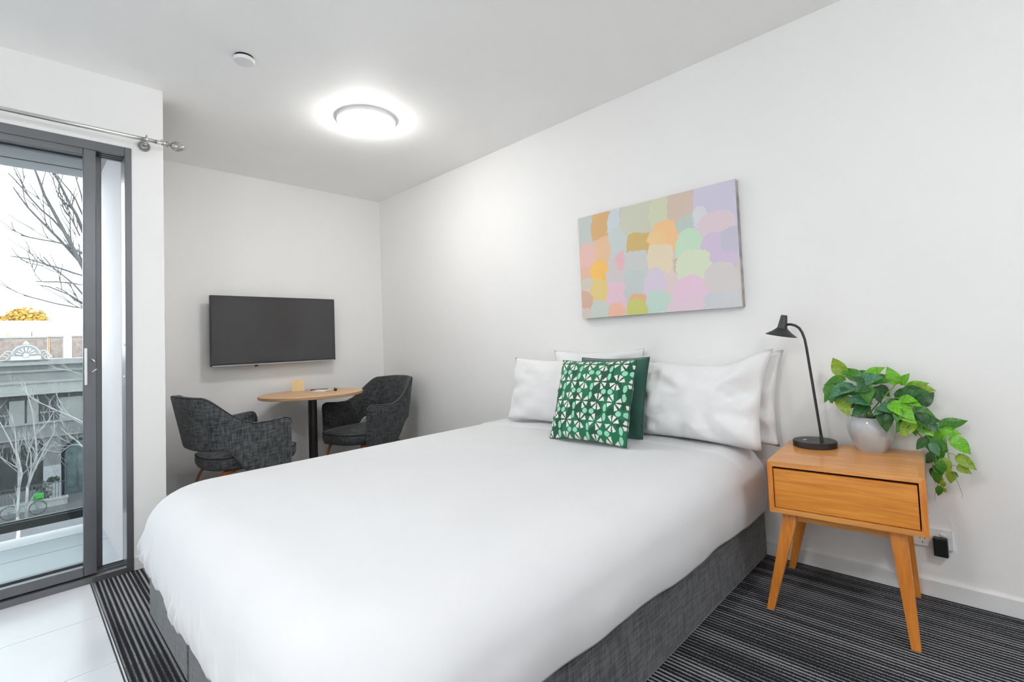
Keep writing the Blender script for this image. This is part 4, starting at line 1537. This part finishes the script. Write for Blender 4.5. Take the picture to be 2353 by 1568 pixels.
# ------------------------------------------------------------------ balcony
bal = box('balcony_floor', -4.6, XO, YD + .13, 0.02, -0.25, -0.012, 'grout')
bal['kind'] = 'structure'
for a, b in ((-1.06, -.4765), (-.4735, -.205)):
    x1 = XO - .002
    while x1 > -4.5:
        x0 = x1 - .9
        box('tile', x0 + .0015, x1 - .0015, a + .0015, b - .0015, -.012, 0, 'balcony_tile', bal, bevel=.001, segs=1)
        x1 = x0
box('edge_capping', -4.6, XO, -.202, 0.022, -.012, 0.002, 'balcony_kerb', bal, bevel=.004)
sw = solo('balcony_wall', XO - .012, XO, YD + .13, 0.02, 0.0, 2.42, 'render_white', kind='structure')
so_ = solo('balcony_soffit', -4.6, XE, YD + .13, 0.03, 2.415, 2.62, 'soffit_grey', kind='structure')
box('drip_groove', -4.6, XO, -.175, -.160, 2.4135, 2.4155, 'seal_black', so_)
rl = thing('balustrade', (-3.3, 0.03, 0), 'tinted glass balcony balustrade with a black bottom rail', 'balustrade')
box('bottom_rail', -4.6, XO, 0.030, 0.075, .045, .095, 'rail_black', rl, bevel=.003, segs=1)
box('glazing_bead', -4.6, XO, 0.040, 0.065, .098, .108, 'rail_black', rl)
x1 = XO - .01
for k in range(2):
    box('glass_panel', x1 - 1.18, x1, 0.048, 0.058, .100, 1.14, 'balustrade_glass', rl)
    x1 -= 1.19

# ------------------------------------------------------------------ across the street
GZ = -7.1
FY = 36.0
gr = solo('ground', -40, 40, 2.0, 90, GZ - .2, GZ, 'asphalt', kind='structure')
box('footpath', -40, 40, 30.6, FY, GZ, GZ + .14, 'footpath', gr)
fac = thing('shop_building', (-2, FY, GZ), 'grey rendered two storey building with moulded cornice across the street', 'building')
box('wall', -14, 8, FY, FY + 2.4, GZ, .75, 'facade_grey', fac)
box('parapet', -14, 8, FY - .12, FY + .3, .75, 1.28, 'facade_pale', fac)
for z0, z1, d, m_ in ((.92, 1.10, .55, 'facade_pale'), (.70, .92, .40, 'facade_grey'), (.52, .70, .30, 'facade_pale'), (.0, .52, .16, 'facade_render'), (-.14, 0, .30, 'facade_pale'), (-.62, -.14, .20, 'facade_pale'), (-.80, -.62, .42, 'facade_pale')):
    box('cornice_band', -14, 8, FY - d, FY, z0, z1, m_, fac)
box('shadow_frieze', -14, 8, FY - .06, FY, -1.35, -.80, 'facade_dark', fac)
box('floor_band', -14, 8, FY - .25, FY, -3.30, -2.50, 'facade_grey', fac)
box('floor_band_cap', -14, 8, FY - .34, FY, -2.52, -2.42, 'facade_render', fac)
box('floor_band_cap', -14, 8, FY - .34, FY, -3.36, -3.28, 'facade_render', fac)
for x0, x1, m_ in ((-2.82, -2.20, 'facade_render'), (-2.10, -1.62, 'facade_render'), (-.70, 1.9, 'facade_render'), (-5.4, -4.2, 'facade_render')):
    box('pier', x0, x1, FY - .16, FY, -2.42, -1.1, m_, fac)
for x0, x1 in ((-4.1, -2.86), (-1.58, -.74), (1.95, 3.2), (-6.8, -5.5)):
    wn = box('window', x0, x1, FY - .05, FY - .01, -2.40, -1.36, 'window_dark', fac)
    box('window_bar', (x0 + x1) / 2 - .025, (x0 + x1) / 2 + .025, FY - .09, FY - .05, -2.40, -1.36, 'facade_render', wn)
    box('window_bar', x0, x1, FY - .09, FY - .05, -1.92, -1.86, 'facade_render', wn)
# ground floor
for x0, x1 in ((-3.6, -2.5), (-2.35, -1.45), (-5.2, -3.8)):
    box('shop_window', x0, x1, FY - .04, FY - .01, -6.3, -3.7, 'window_dark', fac)
box('pilaster', -1.42, -.66, FY - .35, FY, GZ, -5.05, 'panel_pale', fac)
box('pilaster_upper', -1.42, -.66, FY - .22, FY, -5.05, -3.36, 'facade_grey', fac)


def arch_panel(x0, x1, z0, zs, y_, th, mat, name, parent, n=18):
    cx, r = (x0 + x1) / 2, (x1 - x0) / 2
    out = [(x0, z0), (x1, z0)] + [(cx + r * math.cos(PI * k / n), zs + r * math.sin(PI * k / n)) for k in range(n + 1)]
    return prism(name, [(a, y_, b) for a, b in out], [(a, y_ - th, b) for a, b in out], mat, parent)


arch_panel(-.66, 1.3, GZ + .14, -4.62, FY, .05, 'seal_black', 'arch_recess', fac)
arch_panel(-.50, 1.14, GZ + .14, -4.62, FY - .05, .04, 'door_teal', 'arched_door', fac)
for k in range(3):
    box('door_panel', -.40 + .5 * k, .02 + .5 * k, FY - .13, FY - .09, GZ + .6, -4.9, 'door_teal', fac)
# pediment with a shell fan
pcx, pcz, prd = -2.15, 1.62, .62
arch_panel(pcx - prd, pcx + prd, 1.22, pcz - .12, FY + .1, .4, 'facade_pale', 'pediment', fac, 22)
arch_panel(pcx - .47, pcx + .47, pcz - .14, pcz - .12, FY - .30, .03, 'facade_grey', 'fan_recess', fac, 22)
for k in range(7):
    a = PI * (k + .5) / 7
    d = Vector((math.cos(a), 0, math.sin(a)))
    vs_, fs_ = tube_geo([Vector((pcx, FY - .34, pcz - .10)) + d * r for r in (.14, .26, .36, .43)], [.02, .045, .06, .035], 8)
    mesh_obj('fan_lobe', vs_, fs_, 'facade_pale', fac, True)
lathe('fan_boss', (pcx, FY - .34, pcz - .10), [(.13, 0), (.12, -.05), (.02, -.06)], 'facade_pale', fac, n=20, axis=(0, 1, 0))
vs_, fs_ = tube_geo([(pcx + (prd - .05) * math.cos(PI * k / 24), FY - .32, pcz - .12 + (prd - .05) * math.sin(PI * k / 24)) for k in range(25)], .055, 8)
mesh_obj('pediment_moulding', vs_, fs_, 'facade_render', fac, True)
lathe('pediment_finial', (pcx, FY - .1, pcz + prd - .16), [(.10, 0), (.16, .08), (.10, .18), (.05, .24), (.01, .27)], 'facade_render', fac, n=14)
for sgn in (-1, 1):
    for k in range(3):
        c_ = Vector((pcx + sgn * (.72 + .10 * k), FY - .2, 1.35 + .22 * (2 - k) * .6))
        pth = [c_ + Vector((.16 * math.cos(a) * sgn, 0, .14 * math.sin(a))) for a in [2 * PI * q / 12 for q in range(10)]]
        vs_, fs_ = tube_geo(pth, .05, 6)
        mesh_obj('scroll', vs_, fs_, 'facade_render', fac, True)

# brick blocks behind the parapet and the white shed behind them
for x0, x1, z1, lab in ((-3.25, -1.15, 2.62, 'wide brown brick wall standing behind the shell pediment'), (-1.02, -.42, 2.64, 'narrow brown brick chimney block right of the shell pediment'), (.05, 1.2, 2.66, 'brown brick block at the edge of the door view, beyond the parapet')):
    bk = thing('chimney_block', ((x0 + x1) / 2, FY + 3, GZ), lab, 'chimney', 'brick blocks behind the parapet')
    box('brickwork', x0, x1, FY + 2.6, FY + 3.4, GZ, z1, 'brick_brown', bk)
    box('capping', x0 - .05, x1 + .05, FY + 2.55, FY + 3.45, z1, z1 + .10, 'facade_render', bk)
    if x0 < -3:
        lathe('chimney_pot', (-2.93, FY + 3, z1 + .1), [(.06, 0), (.05, .2), (.065, .22)], 'brick_orange', bk, n=12)
        tube('vent_pipe', [(-1.86, FY + 3, z1 + .1), (-1.86, FY + 3, z1 + .40)], .025, 'iron', bk, n=8)
        box('brick_edge', x1 + .05, x1 + .11, FY + 2.6, FY + 3.4, 1.4, z1, 'brick_orange', bk)
ws = thing('warehouse', (-3, FY + 16, GZ), 'large plain white building rising behind the brick blocks', 'building')
box('wall', -25, 20, FY + 15, FY + 30, GZ, 4.3, 'roof_white', ws)
box('roof_edge', -25, 20, FY + 14.9, FY + 30, 4.3, 4.42, 'roof_white', ws)

# fence, low wall and bicycle on the far footpath
lw = thing('garden_wall', (-3, 33.5, GZ), 'low pale street wall topped by an iron railing across the road', 'wall')
LWY = 33.5
wb_ = at(155, 1150, 1, LWY)
zt_w = at(80, 1158, 1, LWY).z
box('wall', -9, wb_.x, LWY, LWY + .3, GZ + .14, zt_w, 'low_wall', lw)
box('coping', -9, wb_.x + .04, LWY - .05, LWY + .35, zt_w, zt_w + .10, 'low_wall', lw)
box('top_rail', -9, wb_.x, LWY + .13, LWY + .17, zt_w + .92, zt_w + .96, 'iron', lw)
x_ = -3.6
while x_ < wb_.x:
    box('railing_bar', x_ - .012, x_ + .012, LWY + .138, LWY + .162, zt_w + .1, zt_w + .92, 'iron', lw)
    x_ += .13
# shrub in a pot
rng = random.Random(12)


def leaf_cloud(name, centers, mat, parent, count, size, kind=None, flat=.6):
    vs, fs = [], []
    for k in range(count):
        c, r = rng.choice(centers)
        while True:
            q = Vector((rng.uniform(-1, 1), rng.uniform(-1, 1), rng.uniform(-1, 1)))
            if q.length < 1: break
        p = Vector(c) + Vector((q.x * r[0], q.y * r[1], q.z * r[2]))
        d = Vector((rng.uniform(-1, 1), rng.uniform(-1, 1), rng.uniform(-.6, .6))).normalized()
        u_, v_ = frame_axes(d)
        s_ = size * rng.uniform(.6, 1.3)
        b = len(vs)
        vs += [p + u_ * s_, p + v_ * s_ * flat, p - u_ * s_, p - v_ * s_ * flat]
        fs.append([b, b + 1, b + 2, b + 3])
    o = mesh_obj(name, vs, fs, mat, parent)
    if kind: o['kind'] = kind
    return o


sc_ = at(103, 1120, 1, 34.6)
sh = thing('street_shrub', (sc_.x, sc_.y, GZ), 'dark leafy shrub behind the iron railing across the road', 'shrub')
leaf_cloud('foliage', [((sc_.x, sc_.y, sc_.z), (.42, .3, .42)), ((sc_.x + .35, sc_.y, sc_.z + .35), (.3, .2, .16)), ((sc_.x - .4, sc_.y, sc_.z + .1), (.3, .2, .12)), ((sc_.x, sc_.y, sc_.z - .6), (.3, .3, .35))], 'shrub_leaf', sh, 420, .07, 'stuff')
tube('trunk', [(sc_.x, sc_.y, GZ), (sc_.x, sc_.y, sc_.z)], .06, 'bark_dark', sh, n=8)

# bicycle seen end-on quarter view
bk0 = at(84, 1192, 1, 32.2)
bike = thing('bicycle', (bk0.x, 32.2, GZ + .14), 'green bicycle parked by the low wall across the road', 'bicycle')
bx_, by_, bz_ = bk0.x, 32.2, GZ + .14


def wheel(cx):
    pth = [(cx + .33 * math.cos(a), by_, bz_ + .35 + .33 * math.sin(a)) for a in [2 * PI * k / 28 for k in range(29)]]
    vs_, fs_ = tube_geo(pth, .022, 6, cap=False)
    w_ = mesh_obj('wheel', vs_, fs_, 'rubber', bike, True)
    for k in range(10):
        a = PI * k / 10
        vs_, fs_ = tube_geo([(cx + .32 * math.cos(a), by_, bz_ + .35 + .32 * math.sin(a)), (cx - .32 * math.cos(a), by_, bz_ + .35 - .32 * math.sin(a))], .004, 4)
        mesh_obj('spoke', vs_, fs_, 'iron', w_)
    return w_


wheel(bx_ + .05)
wheel(bx_ - 1.0)
tube('frame_tube', [(bx_ - 1.0, by_, bz_ + .35), (bx_ - .62, by_, bz_ + .33), (bx_ - .15, by_, bz_ + .80), (bx_ - .66, by_, bz_ + .75), (bx_ - .62, by_, bz_ + .33)], .025, 'bike_teal', bike, n=8)
tube('fork', [(bx_ + .05, by_, bz_ + .35), (bx_ - .15, by_, bz_ + .82), (bx_ - .18, by_, bz_ + 1.0)], .022, 'bike_teal', bike, n=8)
tube('handlebar', [(bx_ - .12, by_ - .28, bz_ + 1.02), (bx_ - .18, by_ - .1, bz_ + 1.0), (bx_ - .18, by_ + .1, bz_ + 1.0), (bx_ - .12, by_ + .28, bz_ + 1.02)], .018, 'rubber', bike, n=8)
vs_, fs_ = lathe_geo((bx_ - .70, by_, bz_ + .95), [(.02, 0), (.10, .03), (.11, .06), (.05, .09)], 12)
mesh_obj('saddle', vs_, fs_, 'rubber', bike, True)
fm = []
for k in range(9):
    a = .15 + 1.9 * k / 8
    fm.append((bx_ + .05 + .385 * math.cos(a), by_, bz_ + .35 + .385 * math.sin(a)))
vs_, fs_ = strip(fm, (0, 1, 0), .12, .02)
mesh_obj('mudguard', vs_, fs_, 'bike_green', bike)
box('basket', bx_ - .10, bx_ + .28, by_ - .17, by_ + .17, bz_ + .84, bz_ + 1.08, 'bike_green', bike, bevel=.02)

# ------------------------------------------------------------------ trees


def grow_twigs(path, radii, rng, geos, depth, dens, spread, ln, bias, rmin=.0062):
    """side twigs along a limb"""
    for i in range(1, len(path)):
        k = dens if depth else dens * 2
        for _ in range(int(k) + (1 if rng.random() < k - int(k) else 0)):
            t = rng.random()
            p = path[i - 1].lerp(path[i], t)
            d = (path[i] - path[i - 1]).normalized()
            side = Vector((rng.uniform(-1, 1), rng.uniform(-.5, .5), rng.uniform(-.4, .8)))
            dd = (d * 1.0 + side * spread + bias).normalized()
            L = ln * rng.uniform(.4, 1.2)
            q = [p]
            seg = 4
            for s in range(seg):
                dd = (dd + Vector((rng.uniform(-.25, .25), rng.uniform(-.15, .15), rng.uniform(-.1, .25)))).normalized()
                q.append(q[-1] + dd * (L / seg))
            r = radii[min(i, len(radii) - 1)] * .5
            rr = [max(rmin * (1 - .4 * s / seg), r * (1 - .75 * s / seg)) for s in range(seg + 1)]
            geos.append(tube_geo(q, rr, 5))
            if depth > 0:
                grow_twigs(q, rr, rng, geos, depth - 1, dens * .7, spread, ln * .55, bias, rmin)


def bare_tree(name, label, root, trunk_top, limbs, rbase, mat, seed, dens, ln, bias, tw=1, rmin=.0062):
    rng_ = random.Random(seed)
    t = thing(name, root, label, 'tree', 'bare winter street trees')
    vs_, fs_ = tube_geo([Vector(root), Vector(root).lerp(Vector(trunk_top), .5) + Vector((.05, 0, 0)), Vector(trunk_top)], [rbase * 1.25, rbase, rbase * .9], 10)
    mesh_obj('trunk', vs_, fs_, mat, t, True)
    for pts, r0, r1 in limbs:
        pts = [Vector(p) for p in pts]
        n_ = len(pts)
        radii = [r0 + (r1 - r0) * i / (n_ - 1) for i in range(n_)]
        geos = [tube_geo(pts, radii, 7)]
        grow_twigs(pts, radii, rng_, geos, tw, dens, .8, ln, Vector(bias), rmin)
        v, f = merge(geos)
        mesh_obj('limb', v, f, mat, t, True)
    return t


def P2(lst, y_, dy=0.0):
    return [at(a, b, 1, y_ + dy * i) for i, (a, b) in enumerate(lst)]


# near tree whose branches sweep in from the right against the sky
TY = 9.0
tr_x = at(215, 760, 1, TY).x + .25
top_ = Vector((tr_x, TY, -1.2))
limb_px = [
    ([(191, 615), (160, 556), (137, 513), (118, 478), (102, 449), (90, 415), (80, 390), (70, 360)], .030, .006),
    ([(191, 611), (160, 576), (132, 546), (105, 519), (82, 496), (64, 477), (45, 452), (30, 430)], .022, .005),
    ([(150, 537), (120, 503), (96, 484), (72, 458), (54, 436), (36, 415), (19, 398)], .015, .005),
    ([(191, 532), (182, 510), (175, 493), (160, 468), (147, 442), (136, 420), (126, 398), (118, 370)], .026, .006),
    ([(191, 497), (181, 475), (172, 455), (158, 436), (144, 420), (132, 405)], .013, .005),
    ([(191, 634), (170, 628), (150, 621), (128, 614), (105, 608), (84, 601), (64, 595), (40, 591), (25, 589)], .016, .004),
    ([(191, 585), (168, 570), (144, 560), (120, 555), (96, 551), (70, 546), (48, 541)], .014, .004),
    ([(191, 678), (180, 665), (169, 653), (153, 640), (137, 627), (118, 612), (100, 590)], .014, .004),
    ([(191, 656), (172, 652), (153, 650), (130, 648), (105, 648), (83, 647)], .012, .004),
    ([(191, 697), (176, 688), (160, 678), (135, 668), (112, 659), (92, 656)], .013, .004),
    ([(191, 709), (160, 704), (128, 698), (90, 688), (54, 679)], .012, .004),
    ([(191, 700), (172, 690), (150, 670), (128, 660)], .012, .004),
    ([(191, 560), (180, 535), (165, 505), (150, 485), (140, 470)], .012, .004),
    ([(191, 470), (186, 445), (178, 420), (172, 400)], .012, .004),
]
limbs = []
for k, (px_, r0, r1) in enumerate(limb_px):
    pts = P2(px_, TY, .10 * ((k % 3) - 1))
    a = pts[0]
    hub = Vector((tr_x, TY, a.z - 1.1 - .25 * (k % 3)))
    pts = [hub, hub.lerp(a, .5) + Vector((0, 0, -.05))] + pts
    limbs.append((pts, r0 * 1.6, max(r1 * 2.2, .011)))
limbs.append(([top_, Vector((tr_x, TY, 1.0)), Vector((tr_x + .05, TY, 3.0)), Vector((tr_x - .1, TY, 4.8))], .11, .02))
bare_tree('street_tree', 'tall bare tree sweeping dark twigs across the sky by the door stile', (tr_x + .1, TY, GZ), top_, limbs, .13, 'bark_dark', 4, .42, .8, (-.25, 0, .35), rmin=.0095)

# pale tree against the facade
T1 = 27.0
base1 = at(38, 1196, 1, T1)
root1 = Vector((base1.x, T1, GZ))
limb1 = [
    ([(40, 1190), (41, 1160), (44, 1120), (44, 1081), (38, 1047), (23, 1014), (0, 971), (-14, 930)], .055, .012),
    ([(44, 1120), (50, 1090), (44, 1060), (37, 1034), (36, 1008), (32, 978), (26, 950)], .045, .010),
    ([(60, 1194), (63, 1120), (76, 1085), (83, 1074), (84, 1034), (80, 994), (75, 947), (64, 911), (56, 880)], .055, .012),
    ([(64, 1120), (72, 1078), (71, 1041), (60, 1018), (52, 996)], .035, .010),
    ([(76, 1085), (86, 1065), (102, 1034), (114, 1011), (122, 1000), (126, 975)], .034, .010),
    ([(83, 1000), (99, 982), (114, 963), (124, 945)], .024, .008),
    ([(46, 1078), (30, 1070), (14, 1060), (0, 1052)], .022, .008),
    ([(72, 1078), (84, 1050), (98, 1030), (108, 1015)], .022, .008),
    ([(60, 1070), (66, 1040), (76, 1010), (86, 985)], .022, .008),
]
limbs1 = [(P2(px_, T1, .06), r0, r1) for px_, r0, r1 in limb1]
bare_tree('street_tree', 'pale slender bare tree with several stems before the shop building', root1, at(40, 1188, 1, T1), limbs1, .06, 'bark_pale', 9, 1.0, .8, (0, 0, .3))
# a third crown reaching in from the right
T2 = 25.0
limb2 = [
    ([(215, 985), (185, 968), (159, 956), (127, 942), (94, 927), (68, 911), (50, 893)], .040, .010),
    ([(215, 1055), (190, 1026), (172, 1010), (155, 998), (140, 985)], .030, .008),
    ([(215, 1000), (190, 975), (160, 960), (140, 930), (128, 905)], .022, .008),
    ([(215, 1040), (180, 1022), (160, 1024), (140, 1040), (130, 1060)], .022, .006),
    ([(215, 905), (190, 862), (160, 852), (130, 848), (110, 846)], .016, .006),
]
rx2 = at(222, 1000, 1, T2).x
limbs2 = []
for k, (px_, r0, r1) in enumerate(limb2):
    pts = P2(px_, T2, .05)
    hub = Vector((rx2 + .3, T2, pts[0].z - .8))
    limbs2.append(([hub] + pts, r0 * 1.2, r1))
bare_tree('street_tree', 'bare tree reaching thin pale branches leftward over the arched doorway', (rx2 + .4, T2, GZ), (rx2 + .3, T2, -1.0), limbs2, .08, 'bark_pale', 21, 1.2, .8, (-.2, 0, .25))

# autumn trees beyond the white shed
RB = FY + 34
for pxs, lab, mat_, cnt in (([(60, 742, 3.3, 2.2), (48, 735, 2.0, 1.6), (78, 744, 2.2, 1.2)], 'golden autumn tree crown above the white building', 'autumn_leaf_sunlit', 2600), ([(8, 744, 2.6, 1.2), (18, 745, 2.2, .9)], 'low golden tree crown at the edge of the door view', 'autumn_leaf_sunlit', 1300), ([(33, 742, .9, .8), (94, 735, 1.1, 1.5)], 'small olive tree between the golden crowns', 'olive_leaf', 260)):
    RB += 5
    cs = []
    for a, b, rx_, rz_ in pxs:
        c_ = at(a, b, 1, RB)
        cs.append(((c_.x, c_.y, c_.z), (rx_ * .62, 1.5, rz_ * .8)))
    t = thing('autumn_tree', (cs[0][0][0], RB, GZ), lab, 'tree', 'trees beyond the white building')
    leaf_cloud('crown', cs, mat_, t, cnt, .20, 'stuff')
    tube('trunk', [(cs[0][0][0], RB, GZ), cs[0][0]], [.3, .12], 'bark_dark', t, n=8)
